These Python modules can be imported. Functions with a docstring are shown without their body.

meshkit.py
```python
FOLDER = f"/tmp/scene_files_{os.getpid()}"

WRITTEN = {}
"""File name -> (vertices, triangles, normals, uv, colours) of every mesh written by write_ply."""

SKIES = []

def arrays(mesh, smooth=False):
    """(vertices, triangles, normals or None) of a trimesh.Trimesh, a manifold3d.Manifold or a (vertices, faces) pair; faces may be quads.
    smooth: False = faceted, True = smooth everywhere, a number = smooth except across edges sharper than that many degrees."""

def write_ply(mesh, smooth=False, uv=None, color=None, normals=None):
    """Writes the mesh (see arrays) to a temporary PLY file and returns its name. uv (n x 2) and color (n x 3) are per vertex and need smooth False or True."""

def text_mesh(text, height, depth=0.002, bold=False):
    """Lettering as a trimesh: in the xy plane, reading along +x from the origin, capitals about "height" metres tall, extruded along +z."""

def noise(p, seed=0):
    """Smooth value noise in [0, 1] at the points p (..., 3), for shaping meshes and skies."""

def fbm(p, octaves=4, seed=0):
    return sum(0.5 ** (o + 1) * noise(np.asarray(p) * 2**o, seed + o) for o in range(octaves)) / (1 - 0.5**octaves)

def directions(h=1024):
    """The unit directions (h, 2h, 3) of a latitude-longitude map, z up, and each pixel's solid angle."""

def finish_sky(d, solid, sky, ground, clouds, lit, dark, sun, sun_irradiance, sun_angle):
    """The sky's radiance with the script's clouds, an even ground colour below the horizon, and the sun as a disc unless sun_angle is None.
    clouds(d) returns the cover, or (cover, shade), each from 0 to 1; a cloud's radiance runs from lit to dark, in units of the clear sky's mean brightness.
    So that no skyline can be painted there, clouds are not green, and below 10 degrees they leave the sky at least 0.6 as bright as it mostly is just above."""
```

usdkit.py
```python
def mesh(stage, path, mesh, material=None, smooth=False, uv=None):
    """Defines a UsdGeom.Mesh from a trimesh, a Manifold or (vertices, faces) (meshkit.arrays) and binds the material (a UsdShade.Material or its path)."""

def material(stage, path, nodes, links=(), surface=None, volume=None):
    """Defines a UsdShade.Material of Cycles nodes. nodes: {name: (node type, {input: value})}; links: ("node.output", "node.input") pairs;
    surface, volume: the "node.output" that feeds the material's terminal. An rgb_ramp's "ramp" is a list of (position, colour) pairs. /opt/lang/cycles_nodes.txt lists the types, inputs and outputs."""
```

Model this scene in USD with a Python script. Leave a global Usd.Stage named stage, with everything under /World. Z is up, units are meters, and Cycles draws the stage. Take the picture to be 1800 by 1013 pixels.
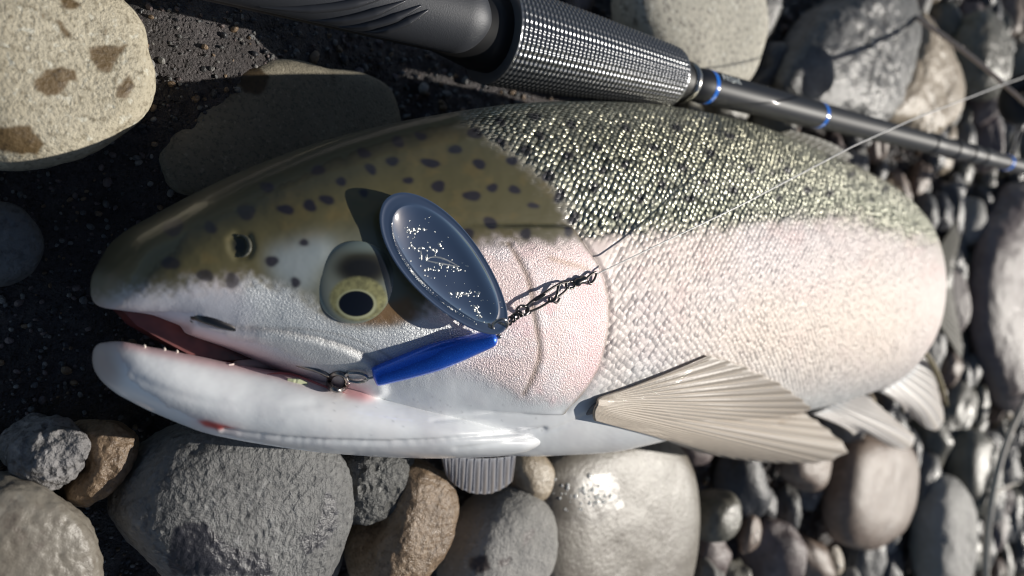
import math, random
import numpy as np
import trimesh, usdkit, meshkit
from pxr import Usd, UsdGeom, UsdLux, UsdShade, Sdf, Gf, Vt
from PIL import Image, ImageDraw
from scipy.ndimage import gaussian_filter, map_coordinates
from scipy.interpolate import PchipInterpolator, CubicSpline

stage = Usd.Stage.CreateInMemory()
UsdGeom.SetStageUpAxis(stage, 'Z'); UsdGeom.SetStageMetersPerUnit(stage, 1.0)
UsdGeom.Xform.Define(stage, '/World')

# ------------------------------------------------------------------ camera, sky, sun, exposure
CAM_H = 0.235                      # camera height above the sand, metres
FPX = 1413.0                       # focal length in pixels of the 1800 px wide photograph
EXPOSURE = -0.17
SUN_EL, SUN_AZ = 40.0, -7.0       # degrees; azimuth measured from +x towards +y
SUN_I, SKY_S = 1.25, 0.05
FSTOP, FOCUS = 11.0, 0.22

cam = UsdGeom.Camera.Define(stage, '/World/camera')
s45 = math.sqrt(0.5)
cam_right, cam_up, cam_back = (s45, 0, s45), (0, 1, 0), (-s45, 0, s45)
M = Gf.Matrix4d(*cam_right, 0, *cam_up, 0, *cam_back, 0, 0, 0, CAM_H, 1)
cam.AddTransformOp().Set(M)
cam.CreateHorizontalApertureAttr(36.0); cam.CreateVerticalApertureAttr(36.0 * 576 / 1024)
cam.CreateFocalLengthAttr(36.0 * FPX / 1800)
cam.CreateClippingRangeAttr(Gf.Vec2f(0.005, 500))
cam.CreateFStopAttr(FSTOP); cam.CreateFocusDistanceAttr(FOCUS)
cam.CreateExposureAttr(EXPOSURE)

el, az = math.radians(SUN_EL), math.radians(SUN_AZ)
SUN = np.array([math.cos(el) * math.cos(az), math.cos(el) * math.sin(az), math.sin(el)])
dome = UsdLux.DomeLight.Define(stage, '/World/sky')
dome.GetPrim().SetCustomDataByKey('kind', 'structure')
sky_mat = usdkit.material(stage, '/World/Looks/sky', {
    's': ('sky_texture', {'sky_type': 'single_scattering', 'sun_disc': False, 'sun_elevation': el, 'sun_rotation': math.atan2(SUN[0], SUN[1])}),
    'b': ('background_shader', {'strength': SKY_S})}, [('s.color', 'b.color')], surface='b.background')
UsdShade.MaterialBindingAPI.Apply(dome.GetPrim()).Bind(sky_mat)
sun = UsdLux.DistantLight.Define(stage, '/World/sun')
sun.CreateIntensityAttr(SUN_I); sun.CreateNormalizeAttr(True); sun.CreateAngleAttr(0.5); sun.CreateColorAttr(Gf.Vec3f(1, 0.95, 0.87))
zax = SUN; xax = np.cross([0, 1, 0], zax); xax /= np.linalg.norm(xax); yax = np.cross(zax, xax)
sun.AddTransformOp().Set(Gf.Matrix4d(*map(float, xax), 0, *map(float, yax), 0, *map(float, zax), 0, 0, 0, 2, 1))

# ------------------------------------------------------------------ measuring helpers
def ray(px, py):
    u, v = (np.asarray(px, float) - 900) / FPX, (506.5 - np.asarray(py, float)) / FPX
    return np.stack([s45 * (1 + u), v, s45 * (u - 1)], -1)
def at(px, py, z):
    """the point at height z that the photograph shows at px, py"""
    d = ray(px, py); t = (np.asarray(z, float) - CAM_H) / d[..., 2]
    return np.array([0, 0, CAM_H]) + d * t[..., None]
def proj(P):
    P = np.asarray(P, float); x, y, z = P[..., 0], P[..., 1], P[..., 2] - CAM_H
    dep = np.maximum(s45 * x - s45 * z, 1e-3)
    return 900 + FPX * (s45 * x + s45 * z) / dep, 506.5 - FPX * y / dep
def pxsize(P):
    return (s45 * P[0] - s45 * (P[2] - CAM_H)) / FPX

used = {}
def numbered(parent, name):
    k = used.get((parent, name), -1) + 1; used[(parent, name)] = k
    return f'{parent}/{name}' + (f'_{k:03d}' if k else '')
def thing(name, label, cat, loc=(0, 0, 0), group=None):
    x = UsdGeom.Xform.Define(stage, numbered('/World', name)); x.AddTranslateOp().Set(Gf.Vec3d(*map(float, loc)))
    tag(x, label, cat, group)
    x.base = np.array(loc, float)
    return x
def tag(o, label=None, cat=None, group=None, kind=None):
    p = o.GetPrim()
    for k, v in (('label', label), ('category', cat), ('group', group), ('kind', kind)):
        if v: p.SetCustomDataByKey(k, v)
    return o
def obj(name, mesh, mat, parent=None, smooth=True, prim=None, label=None, kind=None):
    """one Mesh; a mesh given in world coordinates goes under a parent whose base is subtracted"""
    v, f, _ = meshkit.arrays(mesh)
    base = BASE.get(str(parent.GetPath()), np.zeros(3)) if parent is not None else np.zeros(3)
    path = numbered(str(parent.GetPath()) if parent is not None else '/World', name)
    m = usdkit.mesh(stage, path, trimesh.Trimesh(v - base, f, process=False), mat, smooth=smooth)
    BASE[path] = base
    if prim:
        for k, a in prim.items():
            UsdGeom.PrimvarsAPI(m).CreatePrimvar(k, Sdf.ValueTypeNames.Float3Array, 'vertex').Set(Vt.Vec3fArray.FromNumpy(np.asarray(a, np.float32)))
    tag(m, label, kind=kind)
    return m
BASE = {}
def new_thing(name, label, cat, loc=(0, 0, 0), group=None):
    x = thing(name, label, cat, loc, group); BASE[str(x.GetPath())] = np.array(loc, float)
    return x

def grid_faces(n, m, wrap=False):
    i, j = np.meshgrid(np.arange(n - 1), np.arange(m if wrap else m - 1), indexing='ij')
    a = i * m + j; b = i * m + (j + 1) % m; c = (i + 1) * m + (j + 1) % m; d = (i + 1) * m + j
    return np.concatenate([np.stack([a, b, c], -1).reshape(-1, 3), np.stack([a, c, d], -1).reshape(-1, 3)])
def spline(pts, n=60):
    pts = np.asarray(pts, float)
    if len(pts) == 2: return np.linspace(pts[0], pts[1], n)
    t = np.concatenate([[0], np.cumsum(np.maximum(np.linalg.norm(np.diff(pts, axis=0), axis=1), 1e-9))])
    return CubicSpline(t, pts)(np.linspace(0, t[-1], n))
def tube(pts, r, sides=12, n=None, flat=1.0):
    """closed tapered tube along pts; r a number or one radius per point"""
    p = spline(pts, n or max(8, 6 * len(pts))) if n != 0 else np.asarray(pts, float)
    r = np.interp(np.linspace(0, 1, len(p)), np.linspace(0, 1, len(np.atleast_1d(r))), np.atleast_1d(r))
    t = np.gradient(p, axis=0); t /= np.linalg.norm(t, axis=1, keepdims=True) + 1e-12
    a = np.cross(t[0], [0, 0, 1.0]); 
    if np.linalg.norm(a) < 1e-3: a = np.cross(t[0], [1.0, 0, 0])
    A = []
    for k in range(len(p)):
        a = a - t[k] * (a @ t[k]); a /= np.linalg.norm(a) + 1e-12; A.append(a)
    A = np.array(A); B = np.cross(t, A); ang = np.arange(sides) * 2 * np.pi / sides
    v = p[:, None] + r[:, None, None] * (np.cos(ang)[None, :, None] * A[:, None] + flat * np.sin(ang)[None, :, None] * B[:, None])
    v = np.concatenate([v.reshape(-1, 3), p[[0]], p[[-1]]]); f = grid_faces(len(p), sides, True); n0 = len(p) * sides
    j = np.arange(sides); k = (j + 1) % sides
    f = np.concatenate([f, np.stack([np.full(sides, n0), k, j], -1), np.stack([np.full(sides, n0 + 1), n0 - sides + j, n0 - sides + k], -1)])
    return trimesh.Trimesh(v, f[:, ::-1], process=False)
def frame_of(P0, P1):
    ax = P1 - P0; L = np.linalg.norm(ax); ax = ax / L
    # 'side' lies across the view from above, 'face' looks at the camera
    face = np.array([0, 0, CAM_H]) - (P0 + P1) / 2; face -= ax * (face @ ax); face /= np.linalg.norm(face)
    return ax, np.cross(face, ax), face, L
def lathe(P0, P1, prof, sides=64, disp=None):
    """prof: (distance from P0, radius) pairs along the axis from P0 to P1"""
    ax, sd, fc, L = frame_of(P0, P1); prof = np.asarray(prof, float); ang = np.arange(sides) * 2 * np.pi / sides
    R = prof[:, 1][:, None] * np.ones(sides)
    if disp is not None: R = R + disp(prof[:, 0][:, None], ang[None, :])
    v = P0 + prof[:, 0][:, None, None] * ax + R[..., None] * (np.cos(ang)[None, :, None] * sd + np.sin(ang)[None, :, None] * fc)
    f = grid_faces(len(prof), sides, True)
    v = np.concatenate([v.reshape(-1, 3), [P0 + prof[0, 0] * ax], [P0 + prof[-1, 0] * ax]]); n0 = len(prof) * sides
    j = np.arange(sides); k = (j + 1) % sides
    f = np.concatenate([f, np.stack([np.full(sides, n0), k, j], -1), np.stack([np.full(sides, n0 + 1), n0 - sides + j, n0 - sides + k], -1)])
    return trimesh.Trimesh(v, f, process=False)
def torus(c, n, R, r, sides=12, seg=48, squash=(1, 1), up=None):
    n = np.asarray(n, float); n /= np.linalg.norm(n)
    a = np.cross(n, up if up is not None else [0.3, 0.9, 0.1]); a /= np.linalg.norm(a); b = np.cross(n, a)
    t = np.arange(seg) * 2 * np.pi / seg; s = np.arange(sides) * 2 * np.pi / sides
    rad = np.cos(t)[:, None] * a * squash[0] + np.sin(t)[:, None] * b * squash[1]
    v = np.asarray(c) + rad[:, None] * (R + r * np.cos(s))[None, :, None] + n * (r * np.sin(s))[None, :, None]
    i, j = np.meshgrid(np.arange(seg), np.arange(sides), indexing='ij')
    A = i * sides + j; B = i * sides + (j + 1) % sides; C = ((i + 1) % seg) * sides + (j + 1) % sides; D = ((i + 1) % seg) * sides + j
    f = np.concatenate([np.stack([A, C, B], -1).reshape(-1, 3), np.stack([A, D, C], -1).reshape(-1, 3)])
    m = trimesh.Trimesh(v.reshape(-1, 3), f, process=False)
    if m.volume < 0: m.invert()
    return m
def outward(m):
    if m.volume < 0: m.invert()
    return m
def ss(a, b, x):
    t = np.clip((x - a) / (b - a), 0, 1); return t * t * (3 - 2 * t)

# a drawing board in the photograph's pixel grid, used to lay colour patches and relief on the fish and the stones while they are modelled
BX0, BY0, BW, BH = -300, -250, 2400, 1500
def board(polys=(), blur=0, lines=()):
    im = Image.new('L', (BW, BH)); d = ImageDraw.Draw(im)
    for p in polys: d.polygon([(x - BX0, y - BY0) for x, y in p], fill=255)
    for p, w in lines: d.line([(x - BX0, y - BY0) for x, y in spline(p, 80)], fill=255, width=int(w), joint='curve')
    a = np.asarray(im, float) / 255
    return gaussian_filter(a, blur) if blur else a
def look_up(img, px, py):
    return map_coordinates(img, [np.clip(py - BY0, 0, BH - 1), np.clip(px - BX0, 0, BW - 1)], order=1)

# ------------------------------------------------------------------ materials
def mat(name, nodes, links, surface='p.BSDF'):
    return usdkit.material(stage, '/World/Looks/' + name, nodes, links, surface=surface)
def plain(name, col, rough=0.4, metal=0.0, coat=0.0, bump=0.0, bscale=800, **kw):
    nodes = {'p': ('principled_bsdf', {'base_color': col, 'roughness': rough, 'metallic': metal, 'coat_weight': coat, **kw})}
    links = []
    if bump:
        nodes |= {'g': ('geometry', {}), 'n': ('noise_texture', {'scale': bscale, 'detail': 3}), 'b': ('bump', {'strength': 1.0, 'distance': bump})}
        links = [('g.position', 'n.vector'), ('n.fac', 'b.height'), ('b.normal', 'p.normal')]
    return mat(name, nodes, links)
def stone_mat(name, a, b, speck=None, speck_amt=0.35, speck_scale=500, patch_scale=40, bump=0.0006, bump_scale=420, rough=0.75, pits=0.0, wetness=0.0, wet_tint=(0.26, 0.19, 0.11)):
    """mottled stone: two tones in patches, fine speckles, grain relief, pits; the attribute 'wet' darkens and glosses water stains"""
    speck = speck or tuple(0.25 * x for x in a)
    bump_scale *= 2.0; bump *= 0.8
    N = {'g': ('geometry', {}), 'w': ('attribute', {'attribute': 'wet'}), 'ws': ('separate_color', {}),
         'n1': ('noise_texture', {'scale': patch_scale, 'detail': 5, 'roughness': 0.6}), 'r1': ('rgb_ramp', {'ramp': [(0.32, a), (0.68, b)]}),
         'n2': ('noise_texture', {'scale': speck_scale, 'detail': 3, 'roughness': 0.65}), 'r2': ('rgb_ramp', {'ramp': [(0.5 - 0.0, (0, 0, 0)), (0.68, (1, 1, 1))]}),
         'm2': ('math', {'math_type': 'multiply', 'value2': speck_amt}), 'c1': ('mix', {'mix_type': 'mix', 'color2': speck}),
         'n5': ('noise_texture', {'scale': speck_scale * 0.8, 'detail': 2}), 'r5': ('rgb_ramp', {'ramp': [(0.6, (0, 0, 0)), (0.72, (1, 1, 1))]}),
         'm5': ('math', {'math_type': 'multiply', 'value2': speck_amt * 0.7}), 'c5': ('mix', {'mix_type': 'mix', 'color2': tuple(min(0.8, 1.6 * x + 0.04) for x in b)}),
         'off': ('vector_math', {'math_type': 'add', 'vector2': (3.1, 1.7, 0.4)}),
         'c2': ('mix', {'mix_type': 'multiply', 'color2': wet_tint}),
         'n3': ('noise_texture', {'scale': bump_scale, 'detail': 4, 'roughness': 0.6}), 'v': ('voronoi_texture', {'scale': bump_scale * 0.45, 'feature': 'f1'}),
         'vr': ('rgb_ramp', {'ramp': [(0.0, (0, 0, 0)), (0.42, (1, 1, 1))]}), 'vm': ('math', {'math_type': 'multiply', 'value2': pits}),
         'h': ('math', {'math_type': 'add'}), 'hw': ('math', {'math_type': 'multiply_add', 'value2': -0.55, 'value3': 1.0}),
         'b': ('bump', {'strength': 1.0, 'distance': bump}), 
         'n4': ('noise_texture', {'scale': 260, 'detail': 3}), 'r4': ('rgb_ramp', {'ramp': [(0.56, (0, 0, 0)), (0.64, (1, 1, 1))]}), 'm4': ('math', {'math_type': 'multiply', 'value2': wetness}),
         'wa': ('math', {'math_type': 'maximum'}),
         'm6': ('math', {'math_type': 'multiply', 'value2': 0.45}), 'ro': ('map_range', {'from_min': 0, 'from_max': 1, 'to_min': rough, 'to_max': 0.2}), 'p': ('principled_bsdf', {'specular_ior_level': 0.45})}
    L = [('g.position', 'n1.vector'), ('g.position', 'n2.vector'), ('g.position', 'n3.vector'), ('g.position', 'v.vector'), ('g.position', 'n4.vector'),
         ('g.position', 'off.vector1'), ('off.vector', 'n5.vector'),
         ('n1.fac', 'r1.fac'), ('n2.fac', 'r2.fac'), ('r2.color', 'm2.value1'), ('m2.value', 'c1.fac'), ('r1.color', 'c1.color1'),
         ('n5.fac', 'r5.fac'), ('r5.color', 'm5.value1'), ('m5.value', 'c5.fac'), ('c1.color', 'c5.color1'),
         ('w.color', 'ws.color'), ('ws.r', 'c2.fac'), ('c5.color', 'c2.color1'), ('c2.color', 'p.base_color'),
         ('n4.fac', 'r4.fac'), ('r4.color', 'm4.value1'), ('m4.value', 'wa.value1'), ('ws.r', 'm6.value1'), ('m6.value', 'wa.value2'),
         ('wa.value', 'ro.value'), ('ro.result', 'p.roughness'),
         ('v.distance', 'vr.fac'), ('vr.color', 'vm.value1'), ('n3.fac', 'h.value1'), ('vm.value', 'h.value2'),
         ('ws.r', 'hw.value1'), ('hw.value', 'b.strength'), ('h.value', 'b.height'), ('b.normal', 'p.normal')]
    return mat(name, N, L)

STONE = {
    'cream': stone_mat('cream_stone', (0.47, 0.42, 0.31), (0.58, 0.53, 0.41), speck=(0.17, 0.14, 0.09), speck_amt=0.75, speck_scale=620, patch_scale=60, bump=0.0007, bump_scale=620, pits=0.25),
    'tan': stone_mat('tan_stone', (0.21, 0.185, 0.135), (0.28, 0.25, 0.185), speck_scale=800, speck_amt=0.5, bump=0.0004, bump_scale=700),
    'pale_speckled': stone_mat('pale_speckled_stone', (0.45, 0.43, 0.36), (0.54, 0.51, 0.43), speck=(0.06, 0.05, 0.05), speck_amt=0.7, speck_scale=420, bump=0.0005, bump_scale=450, pits=0.3),
    'dark_grey': stone_mat('dark_grey_stone', (0.11, 0.11, 0.108), (0.21, 0.21, 0.205), speck=(0.03, 0.03, 0.035), speck_scale=420, speck_amt=0.5, patch_scale=25, bump=0.0014, bump_scale=330, rough=0.5, pits=0.5, wetness=0.25, wet_tint=(0.22, 0.22, 0.27)),
    'pitted': stone_mat('pitted_black_stone', (0.06, 0.06, 0.058), (0.12, 0.12, 0.115), speck=(0.3, 0.3, 0.28), speck_scale=450, bump=0.0022, bump_scale=260, rough=0.4, pits=1.0, wetness=0.5),
    'rough_grey': stone_mat('rough_grey_stone', (0.17, 0.165, 0.165), (0.30, 0.29, 0.29), speck=(0.04, 0.04, 0.04), speck_scale=500, speck_amt=0.7, bump=0.0022, bump_scale=300, pits=0.8, rough=0.5, wetness=0.4),
    'brown': stone_mat('brown_stone', (0.17, 0.115, 0.07), (0.28, 0.20, 0.13), speck=(0.06, 0.035, 0.02), speck_scale=500, speck_amt=0.55, patch_scale=70, bump=0.0009, bump_scale=350, rough=0.35, wetness=0.7, pits=0.3),
    'grey': stone_mat('grey_stone', (0.22, 0.215, 0.20), (0.31, 0.30, 0.285), speck=(0.1, 0.1, 0.1), speck_scale=500, bump=0.0007, bump_scale=500, rough=0.6, pits=0.2, wetness=0.2, wet_tint=(0.25, 0.2, 0.2)),
    'taupe': stone_mat('taupe_stone', (0.15, 0.128, 0.098), (0.26, 0.24, 0.205), speck=(0.08, 0.055, 0.045), speck_scale=330, speck_amt=0.45, patch_scale=30, bump=0.0003, bump_scale=300, rough=0.42, wet_tint=(0.75, 0.74, 0.74)),
    'buff': stone_mat('buff_stone', (0.30, 0.24, 0.17), (0.40, 0.33, 0.24), speck_scale=300, speck_amt=0.3, patch_scale=45, bump=0.0007, bump_scale=260, rough=0.45, wetness=0.5),
    'redbrown': stone_mat('reddish_brown_stone', (0.17, 0.12, 0.09), (0.26, 0.20, 0.16), speck_scale=260, speck_amt=0.35, patch_scale=40, bump=0.0005, bump_scale=260, rough=0.5, wetness=0.2),
    'mauve': stone_mat('mauve_stone', (0.13, 0.10, 0.097), (0.21, 0.17, 0.162), speck_scale=240, speck_amt=0.4, patch_scale=30, bump=0.001, bump_scale=200, rough=0.5, wetness=0.3),
    'mid_grey': stone_mat('mid_grey_pebble', (0.085, 0.085, 0.083), (0.17, 0.167, 0.16), speck_scale=260, speck_amt=0.4, patch_scale=45, bump=0.0009, bump_scale=220, rough=0.4, wetness=0.6),
    'olive_grey': stone_mat('olive_grey_pebble', (0.10, 0.096, 0.073), (0.18, 0.17, 0.14), speck_scale=260, speck_amt=0.3, patch_scale=45, bump=0.0007, bump_scale=220, rough=0.4, wetness=0.6),
    'black': stone_mat('black_pebble', (0.035, 0.036, 0.04), (0.075, 0.075, 0.08), speck_scale=300, speck_amt=0.3, bump=0.0009, bump_scale=260, rough=0.35, wetness=0.6),
}
SAND = stone_mat('dark_sand', (0.07, 0.062, 0.06), (0.14, 0.125, 0.125), speck=(0.02, 0.018, 0.018), speck_scale=900, speck_amt=0.5, patch_scale=60, bump=0.0022, bump_scale=800, rough=0.5, pits=0.8, wetness=0.5)
M_carbon = plain('woven_carbon', (0.19, 0.195, 0.205), rough=0.28, metal=0.75, coat=0.3)
M_black = plain('black_plastic', (0.008, 0.008, 0.009), rough=0.55)
M_rubber = plain('dark_grip_paint', (0.045, 0.049, 0.058), rough=0.5, metal=0.2, bump=0.00006, bscale=2600)
M_emb = plain('grip_relief', (0.055, 0.058, 0.066), rough=0.3, metal=0.3)
M_blank = plain('rod_blank', (0.009, 0.012, 0.02), rough=0.5, coat=0.03, specular_ior_level=0.3)
M_blank2 = plain('rod_blank_grey', (0.032, 0.034, 0.04), rough=0.55, coat=0.0, specular_ior_level=0.3)
M_blue = plain('blue_ring', (0.01, 0.20, 0.85), rough=0.2, coat=0.6)
M_check = plain('silver_check', (0.5, 0.49, 0.46), rough=0.22, metal=1.0)
M_letters = plain('white_lettering', (0.62, 0.64, 0.62), rough=0.5)
M_steel = plain('wire_steel', (0.42, 0.41, 0.40), rough=0.2, metal=1.0)
M_hook = plain('hook_steel', (0.30, 0.27, 0.25), rough=0.25, metal=1.0)
M_dark_steel = plain('dark_wire', (0.13, 0.12, 0.115), rough=0.28, metal=1.0)
M_bead = plain('glinting_bead', (0.82, 0.82, 0.78), rough=0.38, metal=1.0)
M_blade = plain('spinner_silver', (0.82, 0.83, 0.85), rough=0.06, metal=1.0, bump=0.00005, bscale=140)
M_lure = mat('blue_lure_paint', {'g': ('geometry', {}), 'n': ('noise_texture', {'scale': 5000, 'detail': 3}), 'r': ('rgb_ramp', {'ramp': [(0.3, (0.006, 0.07, 0.5)), (0.6, (0.012, 0.14, 0.8)), (0.8, (0.08, 0.36, 0.95))]}),
             'b': ('bump', {'strength': 0.7, 'distance': 0.00003}), 'p': ('principled_bsdf', {'metallic': 0.55, 'roughness': 0.3, 'coat_weight': 0.9})},
             [('g.position', 'n.vector'), ('n.fac', 'r.fac'), ('r.color', 'p.base_color'), ('n.fac', 'b.height'), ('b.normal', 'p.normal')])
M_line = plain('fishing_line', (0.78, 0.76, 0.72), rough=0.3)
M_straw = plain('dry_stalk', (0.60, 0.47, 0.39), rough=0.6, bump=0.0003, bscale=300)
M_root = plain('pale_root', (0.40, 0.37, 0.32), rough=0.6, bump=0.0005, bscale=250)
M_olive = plain('olive_stem', (0.16, 0.12, 0.04), rough=0.5)
M_drop = plain('glinting_drop', (0.6, 0.6, 0.58), rough=0.12, coat=1.0)
M_water = plain('water_bead', (0.95, 0.97, 1.0), rough=0.02, transmission_weight=1.0, ior=1.33)
M_mouth = mat('mouth_lining', {'g': ('geometry', {}), 'n': ('noise_texture', {'scale': 200, 'detail': 3}), 'r': ('rgb_ramp', {'ramp': [(0.3, (0.07, 0.014, 0.013)), (0.7, (0.19, 0.045, 0.04))]}), 'p': ('principled_bsdf', {'roughness': 0.3, 'coat_weight': 0.6})},
              [('g.position', 'n.vector'), ('n.fac', 'r.fac'), ('r.color', 'p.base_color')])
M_flesh = plain('pink_flesh', (0.55, 0.16, 0.16), rough=0.3, coat=0.5)
M_tooth = plain('tooth', (0.75, 0.68, 0.6), rough=0.3)
M_yellow = plain('yellow_gill_tissue', (0.62, 0.66, 0.42), rough=0.3, coat=0.5)
M_membrane = plain('jaw_membrane', (0.72, 0.60, 0.56), rough=0.3, coat=0.6)
M_finbase = plain('fin_base_skin', (0.13, 0.13, 0.14), rough=0.3, coat=0.5)
M_eye = mat('eye', {'c': ('attribute', {'attribute': 'skin'}), 'p': ('principled_bsdf', {'roughness': 0.12, 'coat_weight': 1.0, 'coat_roughness': 0.02})}, [('c.color', 'p.base_color')])
M_nostril = plain('nostril_rim', (0.075, 0.075, 0.055), rough=0.55, coat=0.0)
M_fin = mat('fin_membrane', {'c': ('attribute', {'attribute': 'skin'}), 'g': ('geometry', {}), 'n': ('noise_texture', {'scale': 900, 'detail': 3}), 'b': ('bump', {'strength': 0.5, 'distance': 0.0003}),
             'p': ('principled_bsdf', {'roughness': 0.42, 'coat_weight': 0.1}), 't': ('translucent_bsdf', {}), 'm': ('mix_closure', {'fac': 0.34})},
            [('c.color', 'p.base_color'), ('c.color', 't.color'), ('p.BSDF', 'm.closure1'), ('t.BSDF', 'm.closure2'), ('g.position', 'n.vector'), ('n.fac', 'b.height'), ('b.normal', 'p.normal')], surface='m.closure')
M_skin = mat('trout_skin', {
    'c': ('attribute', {'attribute': 'skin'}), 'f': ('attribute', {'attribute': 'fx'}), 'fs': ('separate_color', {}), 's': ('attribute', {'attribute': 'suv'}), 'g': ('geometry', {}),
    'e': ('attribute', {'attribute': 'fx2'}), 'es': ('separate_color', {}),
    'v': ('voronoi_texture', {'dimensions': '2D', 'scale': 1.0, 'randomness': 0.42}),
    'cs': ('vector_math', {'math_type': 'subtract', 'vector2': (0.5, 0.5, 0.5)}), 'k': ('math', {'math_type': 'multiply', 'value2': 0.75}), 'sc': ('vector_math', {'math_type': 'scale'}),
    'na': ('vector_math', {'math_type': 'add'}), 'nn': ('vector_math', {'math_type': 'normalize'}),
    'hd': ('math', {'math_type': 'multiply', 'value2': -1.0}), 'hg': ('math', {'math_type': 'multiply'}), 'b': ('bump', {'strength': 1.0, 'distance': 0.0012}),
    'n': ('noise_texture', {'scale': 2300, 'detail': 3, 'distortion': 0.6}), 'b2': ('bump', {'strength': 1.0, 'distance': 0.00028}), 'ns': ('math', {'math_type': 'multiply'}),
    'edge': ('rgb_ramp', {'ramp': [(0.0, (1, 1, 1)), (0.36, (0.9, 0.9, 0.9)), (0.66, (0.27, 0.27, 0.23))]}),
    'mx': ('mix', {'mix_type': 'multiply'}),
    'p': ('principled_bsdf', {'coat_roughness': 0.16, 'specular_ior_level': 0.38})},
    [('es.b', 'p.coat_weight'), ('f.color', 'fs.color'), ('e.color', 'es.color'), ('s.vector', 'v.vector'), ('v.color', 'cs.vector1'), ('fs.g', 'k.value1'), ('cs.vector', 'sc.vector1'), ('k.value', 'sc.scale'),
     ('g.normal', 'na.vector1'), ('sc.vector', 'na.vector2'), ('na.vector', 'nn.vector1'), ('nn.vector', 'b.normal'),
     ('v.distance', 'hd.value1'), ('hd.value', 'hg.value1'), ('fs.g', 'hg.value2'), ('hg.value', 'b.height'),
     ('g.position', 'n.vector'), ('n.fac', 'ns.value1'), ('es.r', 'ns.value2'), ('ns.value', 'b2.height'), ('b.normal', 'b2.normal'), ('b2.normal', 'p.normal'), ('b2.normal', 'p.coat_normal'),
     ('v.distance', 'edge.fac'), ('es.g', 'mx.fac'), ('c.color', 'mx.color1'), ('edge.color', 'mx.color2'), ('mx.color', 'p.base_color'),
     ('fs.r', 'p.metallic'), ('fs.b', 'p.roughness')])

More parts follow.
